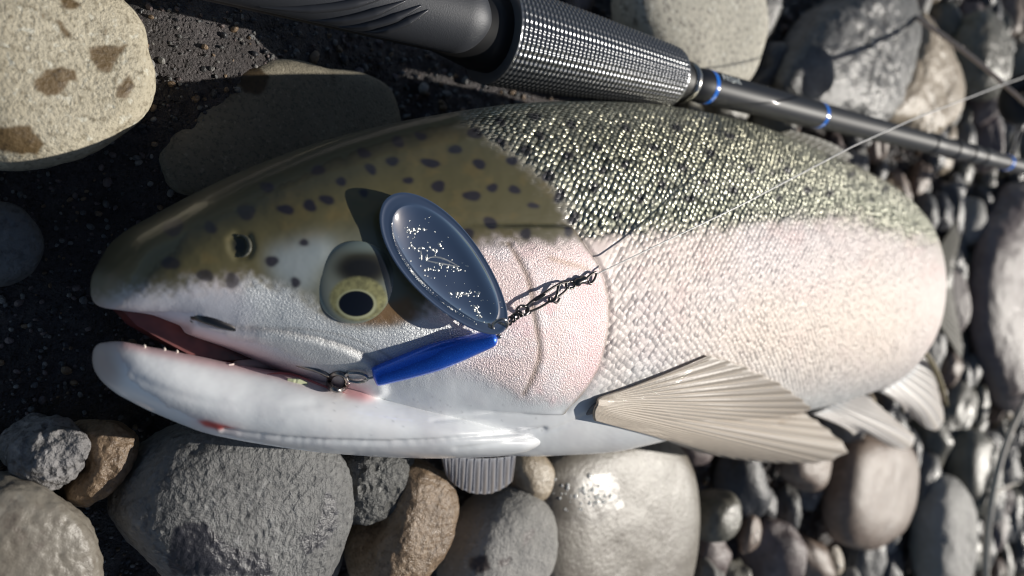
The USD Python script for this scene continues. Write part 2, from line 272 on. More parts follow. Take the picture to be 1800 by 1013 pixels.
# ------------------------------------------------------------------ the shape of the trout (axis along +x, lying on its right side)
ZS = 0.059     # height at which its outline shows
ZC = PchipInterpolator([0.0, 0.05, 0.10, 0.36, 0.46, 0.50, 0.54, 0.58, 0.64, 0.72], [0.045, 0.045, 0.047, 0.047, 0.049, 0.049, 0.042, 0.029, 0.016, 0.010])
def outline(points, z=ZS, k=1.02):
    P = at([p[0] for p in points], [p[1] for p in points], np.interp([p[0] for p in points], [165, 260, 520], [z - 0.013, z - 0.009, z]))
    return P[:, 0], P[:, 1] * 1.0
class Loft:
    """a body of oval sections between an upper and a lower outline"""
    def __init__(self, x0, y0, up, lo, T, extra_up=(), extra_lo=(), p=0.9, zoff=0.0):
        self.x0, self.y0, self.p, self.zoff = x0, y0, p, zoff
        def tab(pts, extra):
            X, Y = outline(pts); X = list(X) + [e[0] for e in extra]; Y = list(Y) + [e[1] for e in extra]
            q = np.sqrt(np.maximum(np.array(X) - x0, 1e-9)); o = np.argsort(q); q, Y = q[o], np.array(Y)[o]
            keep = np.concatenate([[True], np.diff(q) > 1e-4]); q, Y = q[keep], Y[keep]
            sel = q > 0.004
            return PchipInterpolator(np.concatenate([[0], q[sel]]), np.concatenate([[y0], Y[sel]]))
        self.up, self.lo = tab(up, extra_up), tab(lo, extra_lo)
        self.Tq = PchipInterpolator(np.sqrt(np.array([t[0] - x0 for t in T])), [t[1] for t in T])
    def sec(self, X):
        q = np.sqrt(np.maximum(X - self.x0, 0)); u, l = self.up(q), self.lo(q)
        return (u + l) / 2, np.maximum((u - l) / 2, 1e-5), self.Tq(q), ZC(X) + self.zoff
    def top(self, X, Y):
        yc, yh, T, zc = self.sec(X); w = 1 - ((Y - yc) / yh) ** 2
        return np.where((w > 0) & (X >= self.x0), zc + T * np.maximum(w, 0) ** (self.p / 2), -1.0)
    def mesh(self, Xs, n_top, n_bot):
        a = np.concatenate([np.linspace(0, np.pi, n_top, endpoint=False), np.linspace(np.pi, 2 * np.pi, n_bot, endpoint=False)])
        yc, yh, T, zc = (s[:, None] for s in self.sec(Xs)); sn = np.sin(a)[None]
        Y = yc + yh * np.cos(a)[None]; Z = zc + T * np.sign(sn) * np.abs(sn) ** self.p
        v = np.stack([np.broadcast_to(Xs[:, None], Y.shape), Y, Z], -1); m = len(a)
        f = grid_faces(len(Xs), m, True)
        n0 = len(Xs) * m; v = np.concatenate([v.reshape(-1, 3), v[0].mean(0)[None], v[-1].mean(0)[None]])
        j = np.arange(m); k = (j + 1) % m
        f = np.concatenate([f, np.stack([np.full(m, n0), k, j], -1), np.stack([np.full(m, n0 + 1), n0 - m + j, n0 - m + k], -1)])
        return outward(trimesh.Trimesh(v, f, process=False))

DORSAL = [(170, 490), (180, 470), (198, 447), (216, 424), (246, 401), (300, 372), (355, 344), (470, 291), (600, 242), (740, 205), (850, 186), (920, 177), (1000, 173), (1190, 184), (1300, 208), (1420, 256)]
LIP = [(172, 530), (187, 541), (227, 547), (280, 554), (327, 569), (383, 590), (433, 606), (500, 633), (570, 668), (625, 697), (680, 730), (740, 763), (820, 790), (900, 806)]
VENTRAL = [(1000, 806), (1100, 796), (1170, 780), (1300, 752), (1420, 725)]
JAW_TIP = (163, 632)
JAW_UP = [(178, 614), (192, 604), (217, 602), (293, 614), (350, 625), (400, 635), (450, 645), (520, 657), (620, 675), (760, 700), (900, 730)]
JAW_LO = [(178, 650), (186, 665), (250, 712), (330, 747), (390, 770), (450, 784), (520, 796), (600, 806), (700, 812), (800, 811), (900, 800)]
FAR_UP = [(0.44, 0.0640), (0.49, 0.0560), (0.53, 0.047), (0.58, 0.036), (0.64, 0.026), (0.70, 0.021), (0.72, 0.022)]
FAR_LO = [(0.465, -0.0575), (0.50, -0.050), (0.54, -0.041), (0.58, -0.032), (0.64, -0.022), (0.70, -0.017), (0.72, -0.018)]
x_up = float(at(168, 500, ZS - 0.013)[0]); x_jaw = float(at(174, 632, ZS - 0.013)[0])
body = Loft(x_up, float(at(164, 506, ZS - 0.013)[1]), DORSAL, LIP + VENTRAL,
            [(x_up, 0), (x_up + 0.004, .011), (x_up + .012, .017), (x_up + .028, .0225), (.10, .0265), (.125, .033), (.15, .0385), (.18, .0425), (.22, .045), (.30, .0465), (.36, .0465), (.42, .0455), (.46, .0435), (.50, .0365), (.54, .028), (.58, .021), (.64, .013), (.70, .0085), (.72, .008)],
            FAR_UP, FAR_LO, p=0.78)
jaw = Loft(x_jaw, float(at(164, 630, ZS - 0.013)[1]), JAW_UP, JAW_LO,
           [(x_jaw, 0), (x_jaw + .004, .008), (x_jaw + .012, .012), (x_jaw + .028, .0155), (.10, .019), (.125, .0245), (.15, .029), (.165, .029), (.19, .019), (.22, .006)],
           [(0.215, -0.035)], [(0.205, -0.041), (0.215, -0.036)], zoff=-0.002)
def skin_z(X, Y): return np.maximum(body.top(X, Y), np.where(X < 0.21, jaw.top(X, Y), -1))
def on_fish(px, py, lift=0.0):
    """the point of the trout's skin seen at px, py, lifted towards +z"""
    zs = np.linspace(0.105, 0.040, 500); P = at(np.full(500, float(px)), np.full(500, float(py)), zs)
    hit = skin_z(P[:, 0], P[:, 1]) >= zs
    k = int(np.argmax(hit)) if hit.any() else 499
    q = P[k].copy(); q[2] += lift
    return q
def over_fish(px, py, lift):
    """the point seen at px, py that stands 'lift' above the skin"""
    zs = np.linspace(0.125, 0.040, 700); P = at(np.full(700, float(px)), np.full(700, float(py)), zs)
    hit = np.maximum(skin_z(P[:, 0], P[:, 1]), 0.045) + lift >= zs
    return P[int(np.argmax(hit)) if hit.any() else 699].copy()

# ---- colour and relief of the skin, laid out on the flank
C = lambda *c: np.array(c, float) / 255
def lin(c): return np.where(c <= 0.04045, c / 12.92, ((c + 0.055) / 1.055) ** 2.4)
def col(r, g, b): return lin(C(r, g, b))
rng = np.random.default_rng(7)
yy, xx = np.mgrid[BY0:BY0 + BH, BX0:BX0 + BW].astype(float)
def nz(scale, seed, oct=4):
    p = np.stack([xx[::3, ::3] / scale, yy[::3, ::3] / scale, np.full(xx[::3, ::3].shape, seed * 7.3)], -1)
    a = meshkit.fbm(p, oct, seed)
    return np.kron(a, np.ones((3, 3)))[:BH, :BW]
n_big, n_mid, n_fine = nz(150, 1), nz(40, 2), nz(9, 3, 3)
wx, wy = xx + (n_mid - 0.5) * 34 + (n_fine - 0.5) * 26, yy + (n_mid[::-1] - 0.5) * 30 + (n_fine[::-1] - 0.5) * 30
def warped(polys, blur): 
    im = board(polys, blur); return map_coordinates(im, [np.clip(wy - BY0, 0, BH - 1), np.clip(wx - BX0, 0, BW - 1)], order=1)
def lay(img, m, c): return img * (1 - m[..., None]) + np.asarray(c) * m[..., None]

body_edge = [(1010, 400), (1030, 415), (1120, 408), (1300, 390), (1420, 380), (1520, 385), (1640, 430), (2200, 520)]
skin = np.broadcast_to(col(217, 206, 205), (BH, BW, 3)).copy()
skin = lay(skin, ss(0.35, 0.65, n_big) * 0.45, col(224, 206, 194))
skin = lay(skin, ss(0.52, 0.7, n_mid) * 0.35, col(222, 190, 188))
belly = ss(560, 760, yy + (n_mid - 0.5) * 70 - np.clip((xx - 1100) * 0.05, -15, 60)); skin = lay(skin, belly, col(208, 216, 218))
skin = lay(skin, board([[(1150, 560), (1400, 520), (1650, 440), (1660, 640), (1400, 680), (1200, 640)]], 50) * 0.5, col(218, 202, 182))
# olive back behind the head
back_poly = [[(760, 150), (830, 225), (930, 300), (985, 360), (1015, 418)] + body_edge[1:] + [(2200, -200), (760, -200)]]
back = warped(back_poly, 15); skin = lay(skin, back, col(190, 190, 174))
skin = lay(skin, warped([[(760, 140), (900, 260), (1100, 300), (1500, 300), (1700, 200), (1700, -100), (760, -100)]], 40) * 0.5, col(150, 145, 114))
skin = lay(skin, warped([[(1015, 418), (1020, 380), (1300, 345), (1520, 345), (1680, 400), (1700, 440), (1520, 388), (1300, 394)]], 10) * 0.4, col(112, 120, 98))
# operculum, pink and mother of pearl
oper_poly = [[(700, 590), (760, 560), (850, 430), (1005, 425), (1048, 470), (1064, 540), (1050, 640), (1010, 700), (900, 690), (830, 660)]]
oper = warped(oper_poly, 11); skin = lay(skin, oper, col(242, 222, 220))
skin = lay(skin, oper * ss(0.45, 0.6, n_mid) * 0.6, col(244, 236, 238)); skin = lay(skin, oper * ss(0.55, 0.7, n_mid[:, ::-1]) * 0.55, col(244, 206, 210))
skin = lay(skin, warped([[(1000, 500), (1055, 470), (1066, 560), (1040, 660), (1000, 690), (1020, 580)]], 12) * 0.45, col(244, 196, 202))
skin = lay(skin, warped([[(1060, 430), (1120, 430), (1110, 650), (1060, 700), (1050, 600)]], 18) * 0.7, col(226, 214, 208))
# cheek, silver
cheek_poly = [[(430, 480), (520, 500), (580, 550), (700, 560), (790, 560), (860, 600), (760, 660), (600, 690), (480, 620), (420, 560)]]
cheek = warped(cheek_poly, 12); skin = lay(skin, cheek, col(222, 226, 228))
lower_poly = [[(100, 590), (420, 630), (560, 650), (700, 690), (840, 660), (900, 700), (1040, 720), (1300, 720), (1300, 900), (100, 900)]]
low = board(lower_poly, 14); skin = lay(skin, low, col(238, 241, 243)); skin = lay(skin, low * ss(0.48, 0.68, n_mid) * 0.35, col(222, 222, 226)); skin = lay(skin, low * ss(0.5, 0.7, n_big[::-1]) * 0.3, col(232, 218, 214))
# olive head
head_poly = [[(120, 520), (220, 520), (330, 505), (420, 490), (500, 505), (570, 545), (640, 566), (720, 560), (760, 535), (800, 440), (850, 424), (930, 430), (1010, 424), (985, 350), (930, 295), (830, 215), (760, 120), (100, 120)]]
head = warped(head_poly, 10); skin = lay(skin, head, col(95, 89, 58))
skin = lay(skin, head * ss(0.45, 0.7, n_big) * 0.6, col(92, 88, 62)); skin = lay(skin, head * ss(0.5, 0.68, n_mid[::-1]) * 0.35, col(128, 108, 62))
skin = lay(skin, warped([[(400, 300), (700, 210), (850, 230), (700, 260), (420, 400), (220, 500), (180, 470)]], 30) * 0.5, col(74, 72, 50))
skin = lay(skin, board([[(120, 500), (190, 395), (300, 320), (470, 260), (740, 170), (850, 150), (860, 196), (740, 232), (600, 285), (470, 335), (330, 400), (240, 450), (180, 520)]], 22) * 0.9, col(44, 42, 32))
skin = lay(skin, board([[(540, 430), (600, 405), (700, 405), (720, 560), (620, 570), (540, 540)]], 14) * 0.6, col(112, 118, 108))
skin = lay(skin, board([[(470, 440), (560, 415), (600, 440), (560, 470), (540, 520), (480, 490)]], 14) * 0.8, col(158, 170, 176))
skin = lay(skin, board([[(650, 545), (720, 520), (740, 560), (680, 575), (600, 568)]], 5) * 0.8, col(128, 92, 48))
skin = lay(skin, warped([[(190, 520), (330, 505), (440, 520), (440, 600), (330, 580), (230, 555), (180, 540)]], 14) * 0.85, col(206, 210, 220))
skin = lay(skin, board([[(300, 575), (350, 565), (440, 590), (560, 640), (660, 690), (640, 705), (520, 660), (400, 612)]], 8) * 0.85, col(234, 214, 212))
skin = lay(skin, board([[(480, 575), (600, 600), (680, 640), (660, 690), (560, 660), (480, 620)]], 8) * 0.5, col(206, 206, 206))
MAXL = [(345, 556), (400, 572), (470, 578), (540, 590), (610, 610), (665, 640)]
skin = lay(skin, board(lines=[(MAXL, 4)], blur=2) * 0.55, col(140, 128, 120)); skin = lay(skin, board(lines=[([(500, 577), (560, 582), (620, 596), (690, 632)], 3)], blur=1.5) * 0.5, col(130, 124, 118))
skin = lay(skin, board(lines=[([(430, 618), (500, 645), (560, 668), (610, 690)], 6)], blur=3) * 0.5, col(190, 120, 120))
frk = random.Random(4)
skin = lay(skin, board(lines=[([(x, y), (x + 2, y + 1)], frk.choice([2, 3])) for x, y in [(frk.uniform(560, 980), frk.uniform(690, 770)) for _ in range(36)]], blur=0.8) * 0.35, col(120, 124, 130))
# spots
spots = [(801, 263, 11, 8), (843, 289, 12, 8), (901, 283, 10, 8), (757, 287, 18, 7), (690, 284, 11, 8), (652, 298, 11, 8), (771, 328, 13, 9), (830, 345, 15, 9), (866, 331, 10, 7), (905, 334, 12, 6), (938, 362, 10, 5), (862, 393, 13, 10),
         (918, 414, 8, 11), (990, 410, 8, 9), (823, 412, 11, 9), (575, 352, 13, 8), (545, 362, 13, 9), (503, 369, 15, 8), (433, 373, 18, 12), (305, 400, 17, 16), (300, 463, 15, 12), (361, 485, 14, 11), (409, 494, 12, 14), (478, 460, 12, 9), (520, 497, 9, 8),
         (535, 427, 8, 6), (718, 318, 9, 6), (600, 320, 10, 7), (640, 340, 9, 6), (700, 250, 12, 8), (640, 270, 12, 8), (740, 240, 10, 7), (560, 300, 12, 8), (370, 400, 12, 9), (470, 330, 12, 9), (835, 235, 14, 9), (880, 250, 10, 7), (925, 265, 12, 8), (965, 310, 11, 12), (985, 345, 10, 12), (1010, 385, 9, 12), (950, 240, 10, 7), (1000, 275, 10, 8), (1045, 330, 9, 9), (1085, 380, 8, 9), (1125, 350, 9, 8), (1165, 325, 8, 9), (1215, 350, 8, 8), (1290, 335, 8, 8),
         (1050, 260, 10, 7), (1100, 290, 9, 8), (1150, 260, 9, 7), (1200, 295, 8, 7), (1250, 270, 8, 7), (1320, 300, 8, 7), (1100, 225, 10, 6), (1190, 225, 9, 6), (1285, 240, 9, 6), (1385, 300, 7, 7), (1420, 335, 7, 7), (1370, 350, 6, 6), (1460, 340, 6, 6), (1060, 300, 8, 8), (1240, 320, 7, 7), (1005, 220, 12, 6), (940, 205, 12, 6), (880, 215, 12, 6)]
for k in range(24): spots.append((rng.uniform(1050, 1560), rng.uniform(190, 370), rng.uniform(3, 5), rng.uniform(3, 5)))
sp = np.zeros((BH, BW))
im = Image.new('L', (BW * 2, BH * 2)); d = ImageDraw.Draw(im)
for x, y, a, b in spots:
    th = rng.uniform(0.1, 0.7); t = np.linspace(0, 2 * np.pi, 26, endpoint=False); rr = 1 + 0.12 * np.sin(2 * t + rng.uniform(0, 6)) + 0.08 * np.sin(3 * t + rng.uniform(0, 6))
    ex, ey = a * rr * np.cos(t), b * rr * np.sin(t)
    d.polygon([(2 * (x + ex_ * math.cos(th) - ey_ * math.sin(th) - BX0), 2 * (y + ex_ * math.sin(th) + ey_ * math.cos(th) - BY0)) for ex_, ey_ in zip(ex, ey)], fill=255)
sp = gaussian_filter(np.asarray(im.resize((BW, BH), Image.BILINEAR), float) / 255, 2.2)
fade = np.where(xx < 470, 0.8, 1.0)
skin = lay(skin, np.clip(sp * 1.15, 0, 1) * fade * 0.93, col(30, 26, 40))
# thin olive lines of the gill cover, red marks at the mouth
PREOP = [(888, 428), (905, 455), (922, 492), (930, 540), (938, 585), (941, 620), (934, 650), (915, 690)]
OPEDGE = [(1000, 400), (1022, 432), (1045, 465), (1060, 505), (1065, 550), (1060, 600), (1044, 650), (1018, 690), (985, 725)]
gill = board(lines=[(PREOP, 7)], blur=2.5); skin = lay(skin, gill * 0.75, col(150, 122, 96))
gill2 = board(lines=[(OPEDGE, 11)], blur=2.5); skin = lay(skin, gill2 * 0.95, col(104, 90, 66))
skin = lay(skin, board(lines=[([(955, 455), (990, 465), (1025, 475)], 7)], blur=3) * 0.5, col(176, 140, 90))
skin = lay(skin, board([[(346, 739), (365, 740), (395, 748), (416, 756), (390, 757), (360, 750)]], 2.2), col(198, 46, 44))
skin = lay(skin, board([[(330, 735), (420, 750), (430, 765), (340, 750)]], 8) * 0.35, col(220, 130, 120))
skin = lay(skin, board([[(600, 687), (625, 692), (664, 704), (640, 707), (608, 699)]], 4) * 0.7, col(206, 96, 100))
skin = lay(skin, board([[(470, 645), (540, 650), (600, 690), (560, 690), (500, 670)]], 8) * 0.35, col(214, 150, 150))
skin = lay(skin, board([[(155, 600), (200, 598), (220, 640), (200, 690), (160, 660)]], 14) * 0.8, col(168, 146, 136))
skin = lay(skin, board([[(155, 480), (210, 490), (215, 535), (170, 535)]], 10) * 0.6, col(128, 126, 112))
skin = lay(skin, board(lines=[([(215, 604), (280, 617), (360, 634), (420, 645), (520, 662)], 16)], blur=5) * 0.6, col(222, 160, 162))
silver = np.clip(warped(back_poly, 8) * 0.7 + cheek * 0.40 + oper * 0.30 + 0.08 * ss(900, 1080, xx) * (1 - belly) - head * 0.6, 0, 0.8) * (1 - 0.75 * np.clip(sp, 0, 1))
silver *= (1 - head) * (1 - 0.9 * gill2) * (1 - 0.7 * gill)
scaly = np.clip(ss(1040, 1090, xx + (yy - 550) * 0.12) * (1 - 0.55 * ss(640, 760, yy)) * 0.40 + warped(back_poly, 8) * 0.95, 0, 1) * (1 - head) * (1 - 0.25 * np.clip(sp, 0, 1)) * (1 - board(oper_poly, 6)) * (1 - board(lower_poly, 10) * 0.9)
dark_edge = back * (1 - head) * 1.0 + (1 - back) * scaly * 0.5
rough = np.clip(0.56 - 0.12 * low - 0.16 * back - 0.1 * head - 0.06 * oper + 0.02 * back + 0.06 * (n_mid - 0.5), 0.2, 0.6) + head * 0.02
coat = np.clip(0.09 + 0.6 * head + 0.6 * low + 0.25 * cheek + 0.12 * back, 0, 0.7)
foil = np.clip(cheek * 0.8 + oper * 1.3 + 0.16 + ss(1050, 1100, xx) * 0.18 * (1 - back), 0, 1.6) * (1 - 0.92 * head) * (1 - 0.6 * low)
# relief in metres
rel = -0.0003 * board(lines=[(PREOP, 5)], blur=3) + 0.0002 * board(lines=[([(x + 9, y) for x, y in PREOP], 9)], blur=5)
inside = board([OPEDGE + [(700, 720), (700, 395)]], 2.5); rel += 0.0024 * inside * ss(800, 980, xx)
rel += -0.0008 * board(lines=[([(x + 7, y) for x, y in OPEDGE], 8)], blur=3)
MAX_TOP = [(345, 556), (400, 572), (470, 578), (540, 590), (610, 610), (665, 640)]
rel += -0.0008 * board(lines=[(MAX_TOP, 5)], blur=3)
rel += 0.0012 * board([MAX_TOP + [(680, 690), (640, 705), (520, 660), (400, 612), (330, 585)]], 5)
rel += -0.0011 * board(lines=[([(390, 757), (480, 770), (600, 778), (720, 778), (820, 770), (960, 755)], 5)], blur=3)
rel += -0.0005 * board(lines=[([(760, 740), (880, 728), (985, 712), (1030, 700)], 4)], blur=3) - 0.0005 * board(lines=[([(800, 790), (900, 775), (1000, 745), (1040, 725)], 4)], blur=3)
skin = lay(skin, board([[(408, 425), (418, 416), (430, 422), (433, 436), (424, 446), (411, 440)]], 2.5) * 0.9, col(38, 38, 32))
rel += -0.0005 * board([[(400, 420), (415, 405), (440, 410), (448, 435), (440, 455), (415, 458), (402, 440)]], 4)
rel += 0.0004 * (n_big - 0.5) * head + 0.0003 * (n_mid - 0.5)
rel += -0.0001 * board([[(565, 460), (590, 428), (640, 416), (690, 440), (712, 500), (700, 545), (640, 566), (580, 550), (560, 510)]], 7)
rel += -0.0006 * board(lines=[([(230, 660), (330, 700), (430, 715), (560, 712)], 5)], blur=6)

def dress(m):
    """vertex colours, finish and relief for a mesh of the trout's body"""
    v = np.array(m.vertices); top_z = np.maximum(skin_z(v[:, 0], v[:, 1]), ZC(v[:, 0]))
    px, py = proj(np.stack([v[:, 0], v[:, 1], top_z], -1)); m.vertices = v; n = np.array(m.vertex_normals)
    inside_far = v[:, 0] < 0.56
    g = lambda im: look_up(im, px, py)
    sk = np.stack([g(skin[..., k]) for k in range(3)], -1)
    fx = np.stack([g(silver), g(scaly), g(rough)], -1); fx2 = np.stack([g(foil), g(dark_edge), g(coat)], -1)
    v2 = v + n * (g(rel) * inside_far)[:, None]
    yc, yh, T, zc = body.sec(np.maximum(v[:, 0], x_up + 1e-4)); a = np.arccos(np.clip((v[:, 1] - yc) / yh, -1, 1))
    arc = a * (yh + T) / 2 * 0.95; size = 0.0030 + 0.0012 * ss(0.03, 0.09, arc) * 0 
    U, V = v[:, 0] / 0.0023, arc / 0.00165
    suv = np.stack([(U + V) * 0.7071, (U - V) * 0.7071, np.zeros(len(v))], -1)
    return trimesh.Trimesh(v2, m.faces, process=False), {'skin': sk, 'fx': fx, 'fx2': fx2, 'suv': suv}

q = np.linspace(0.004, math.sqrt(0.20 - x_up), 420); Xs = np.concatenate([x_up + q ** 2, np.arange(0.2004, 0.36, 0.0006), np.arange(0.361, 0.5601, 0.0009), np.arange(0.562, 0.72, 0.004)])
q = np.linspace(0.004, math.sqrt(0.214 - x_jaw), 300); Xj = x_jaw + q ** 2

trout = new_thing('trout', 'silver rainbow trout with black spots lying on river stones, mouth open', 'fish', (0.25, 0, 0.003))
m1, p1 = dress(body.mesh(Xs, 460, 110)); m2, p2 = dress(jaw.mesh(Xj, 300, 70))
both = trimesh.util.concatenate([m1, m2])
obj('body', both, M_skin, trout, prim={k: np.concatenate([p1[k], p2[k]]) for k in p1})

# eye
E = on_fish(628, 498); nE = on_fish(638, 498) - E; nF = on_fish(628, 506) - E; nrm = np.cross(nE, nF); nrm *= np.sign(nrm[2]); nrm /= np.linalg.norm(nrm)
sph = trimesh.creation.icosphere(6, 1.0); ev = np.array(sph.vertices)
tE, tF = nE / np.linalg.norm(nE), np.cross(nrm, nE / np.linalg.norm(nE))
ev = E + (ev - np.outer(ev @ nrm, nrm)) * 0.0099 + np.outer(np.where(ev @ nrm > 0, (ev @ nrm) * 0.0022, (ev @ nrm) * 0.006), nrm) - nrm * 0.0011
px, py = proj(ev)
ec = np.broadcast_to(col(126, 132, 122), (len(ev), 3)).copy()
def ell(cx, cy, rx, ry, soft): return 1 - ss(1 - soft, 1 + soft, np.sqrt(((px - cx) / rx) ** 2 + ((py - cy) / ry) ** 2))
mixc = lambda a, m, c: a * (1 - m[:, None]) + np.asarray(c) * m[:, None]
nn_ = meshkit.fbm(ev * 900, 3, 5)
ec = mixc(ec, ell(638, 470, 50, 36, 0.45), col(60, 58, 44)); ec = mixc(ec, ell(640, 424, 70, 17, 0.7), col(108, 120, 116))
ec = mixc(ec, ell(636, 472, 40, 20, 0.5), col(28, 27, 22))
ec = mixc(ec, ell(630, 526, 51, 39, 0.10), lin(C(128, 126, 88)[None] * (0.65 + 0.7 * nn_[:, None])))
ec = mixc(ec, ell(627, 535, 35, 26, 0.10), col(166, 168, 134))
ec = mixc(ec, ell(626, 534, 31, 22.5, 0.06), col(4, 5, 8))
eye_mesh = trimesh.Trimesh(ev, sph.faces, process=False)
obj('eye', outward(eye_mesh), M_eye, trout, prim={'skin': ec})
# orbit rim
rim = []
for t in np.linspace(0, 2 * np.pi, 40, endpoint=False): rim.append(on_fish(634 + 70 * math.cos(t), 496 + 72 * math.sin(t), -0.0006))
# nostril
NP = on_fish(422, 432, 0.0002)
nost = new_thing if False else None
obj('nostril', trimesh.util.concatenate([tube([on_fish(422 + 17 * math.cos(t), 433 + 19 * math.sin(t), -0.0001) for t in np.linspace(-1.9, 1.7, 14)], [0.00012, 0.00050, 0.00055, 0.00012], 10, n=40)]), M_nostril, trout)
# mouth lining, between the jaws and below the lips
def sheet(poly_px, z, thick, bow=0.0):
    from shapely.geometry import Polygon
    P = at([p[0] for p in poly_px], [p[1] for p in poly_px], z)
    m = trimesh.creation.extrude_polygon(Polygon(P[:, :2]), thick, engine='earcut'); m.apply_translation([0, 0, z - thick]); return m
obj('mouth_lining', sheet([(205, 535), (300, 545), (420, 585), (540, 635), (600, 690), (560, 720), (470, 690), (405, 668), (385, 645), (330, 622), (285, 598), (240, 572)], 0.0445, 0.006), M_mouth, trout, smooth=30)
def patch(path_px, widths, lift, mat_, name, h=0.0007):
    """a small fold of tissue along a path on the skin"""
    pts = np.array([over_fish(x, y, lift) for x, y in spline(path_px, 14)])
    return obj(name, tube(pts, widths, 10, flat=0.5), mat_, trout)
patch([(402, 642), (440, 640), (480, 641), (522, 644)], [0.0002, 0.0011, 0.0012, 0.0004], 0.0002, M_membrane, 'jaw_membrane')
patch([(470, 660), (510, 662), (560, 680), (600, 694), (655, 706)], [0.0003, 0.0009, 0.0009, 0.0008, 0.0003], -0.0004, M_flesh, 'mouth_corner')
patch([(505, 668), (522, 672), (540, 676)], [0.0005, 0.001, 0.0004], 0.0004, M_yellow, 'tissue_shred')
for x, y in [(290, 611), (312, 615), (342, 620), (255, 606)]:
    b = on_fish(x, y + 5, -0.0003); obj('tooth', tube([b, b + [-0.0001, 0.0004, 0.0003], b + [-0.0002, 0.0007, 0.0004]], [0.0004, 0.0003, 0.00008], 7), M_tooth, trout)

# fins: a fan of rays with membrane between them
def fin(name, base, tip_path, zb, zt, n_rays, colr, curve=0.0, parent=None, ray_r=0.00045, thick=0.0007, bend=(0, 0)):
    """base, tip_path: pixel paths from the leading to the trailing edge; zb, zt: heights of base and rim (number or per point)"""
    N, K = n_rays * 10, 60
    B, Tp = spline(base, N), spline(tip_path, N)
    zb_, zt_ = (np.interp(np.linspace(0, 1, N), np.linspace(0, 1, len(np.atleast_1d(z))), np.atleast_1d(z)) for z in (zb, zt))
    Bp, Tpp = at(B[:, 0], B[:, 1], zb_), at(Tp[:, 0], Tp[:, 1], zt_)
    w = np.linspace(0, 1, K)[None, :, None]
    jag = 1 + 0.012 * np.cos(2 * np.pi * np.linspace(0, n_rays, N)) * 1.0 + 0.02 * (meshkit.noise(np.stack([np.linspace(0, n_rays * 0.9, N)] + [np.zeros(N)] * 2, -1), 3) - 0.5); Tpp = Bp + (Tpp - Bp) * jag[:, None]
    S = Bp[:, None] * (1 - w) + Tpp[:, None] * w
    S[..., 2] += curve * np.sin(np.pi * w[..., 0])
    S[..., 1] += bend[1] * np.sin(np.pi * w[..., 0]) ; S[..., 0] += bend[0] * np.sin(np.pi * w[..., 0])
    ph = np.linspace(0, n_rays, N)[:, None]
    corr = np.cos(2 * np.pi * ph) * 0.00022 * np.sin(np.pi * np.clip(w[..., 0] * 0.9 + 0.1, 0, 1)) + 0.00012 * np.cos(4 * np.pi * ph) * w[..., 0] ** 2
    S[..., 2] += corr
    if parent is trout and name == 'pectoral_fin':
        sz = skin_z(S[..., 0], S[..., 1]); fr = ss(0.55, 0.85, np.linspace(0, 1, N))[:, None]
        S[..., 2] = np.maximum(np.where(sz > 0, S[..., 2] * (1 - fr) + (sz + 0.0012 + corr) * fr, S[..., 2]), sz + 0.0009 + corr)

    th = thick * (1 - 0.75 * w) * np.ones((N, 1, 1)); up = np.array([0, 0, 1.0])
    v = np.concatenate([(S + up * th / 2).reshape(-1, 3), (S - up * th / 2).reshape(-1, 3)]); f = grid_faces(N, K); o = N * K
    f = np.concatenate([f, f[:, ::-1] + o])
    edge = np.concatenate([np.arange(K), (np.arange(1, N) * K + K - 1), ((N - 1) * K + np.arange(K - 2, -1, -1)), np.arange(N - 2, 0, -1) * K])
    e2 = np.roll(edge, -1); f = np.concatenate([f, np.stack([edge, e2 + o, e2], -1), np.stack([edge, edge + o, e2 + o], -1)])
    m = trimesh.Trimesh(v, f, process=False); outward(m)
    a = np.tile((0.5 + 0.5 * np.cos(2 * np.pi * ph)) * (0.4 + 0.6 * w[..., 0]), 1).ravel(); ww = np.broadcast_to(w[..., 0], (N, K)).ravel()
    cc = np.asarray(colr[0]) * (1 - a[:, None]) + np.asarray(colr[1]) * a[:, None]
    basec = (1 - ss(0.0, 0.13, ww))[:, None]; cc = cc * (1 - basec) + np.asarray(colr[2]) * basec
    mem = obj(name, m, M_fin, parent, prim={'skin': np.concatenate([cc, cc])})
    for r in range(n_rays):
        i = min(N - 1, int((r + 0.5) * N / n_rays)); path = S[i, ::5] + [0, 0, thick * 0.35]
        t = tube(path, np.linspace(ray_r * 1.15, ray_r * 0.35, len(path)), 7, n=0)
        obj('fin_ray', t, M_fin, mem, prim={'skin': np.broadcast_to(np.asarray(colr[3]), (len(t.vertices), 3))})
    return mem
FINC = (col(234, 226, 216), col(184, 172, 158), col(112, 106, 104), col(232, 220, 204))
zB = float(on_fish(1060, 712)[2])
fin('pectoral_fin', [(1046, 738), (1044, 722), (1052, 708), (1066, 700)], [(1190, 782), (1300, 808), (1400, 815), (1462, 808), (1486, 792), (1470, 768), (1400, 716), (1330, 668), (1245, 626)],
    [zB + .000, zB + .002, zB + 0.003, zB + .004], [0.050, 0.046, 0.044, 0.044, 0.046, 0.054, 0.070, 0.082, 0.0905], 24, FINC, curve=0.0035, parent=trout)
obj('fin_base', tube([on_fish(1034, 726, -0.001), over_fish(1052, 716, 0.001), over_fish(1072, 708, 0.0012)], [0.0012, 0.0022, 0.0012], 12, flat=0.7), M_finbase, trout)
FINW = (col(240, 236, 232), col(226, 218, 208), col(232, 236, 238), col(242, 238, 234))
fin('pelvic_fin', [(1425, 728), (1440, 722), (1470, 705), (1500, 692)], [(1500, 765), (1560, 782), (1598, 786), (1607, 774), (1590, 752), (1555, 722), (1520, 700)],
    [0.046, 0.048, 0.052, 0.056], [0.044, 0.043, 0.043, 0.043, 0.044, 0.047, 0.051], 9, FINW, curve=0.004, parent=trout, ray_r=0.0006, thick=0.0022)
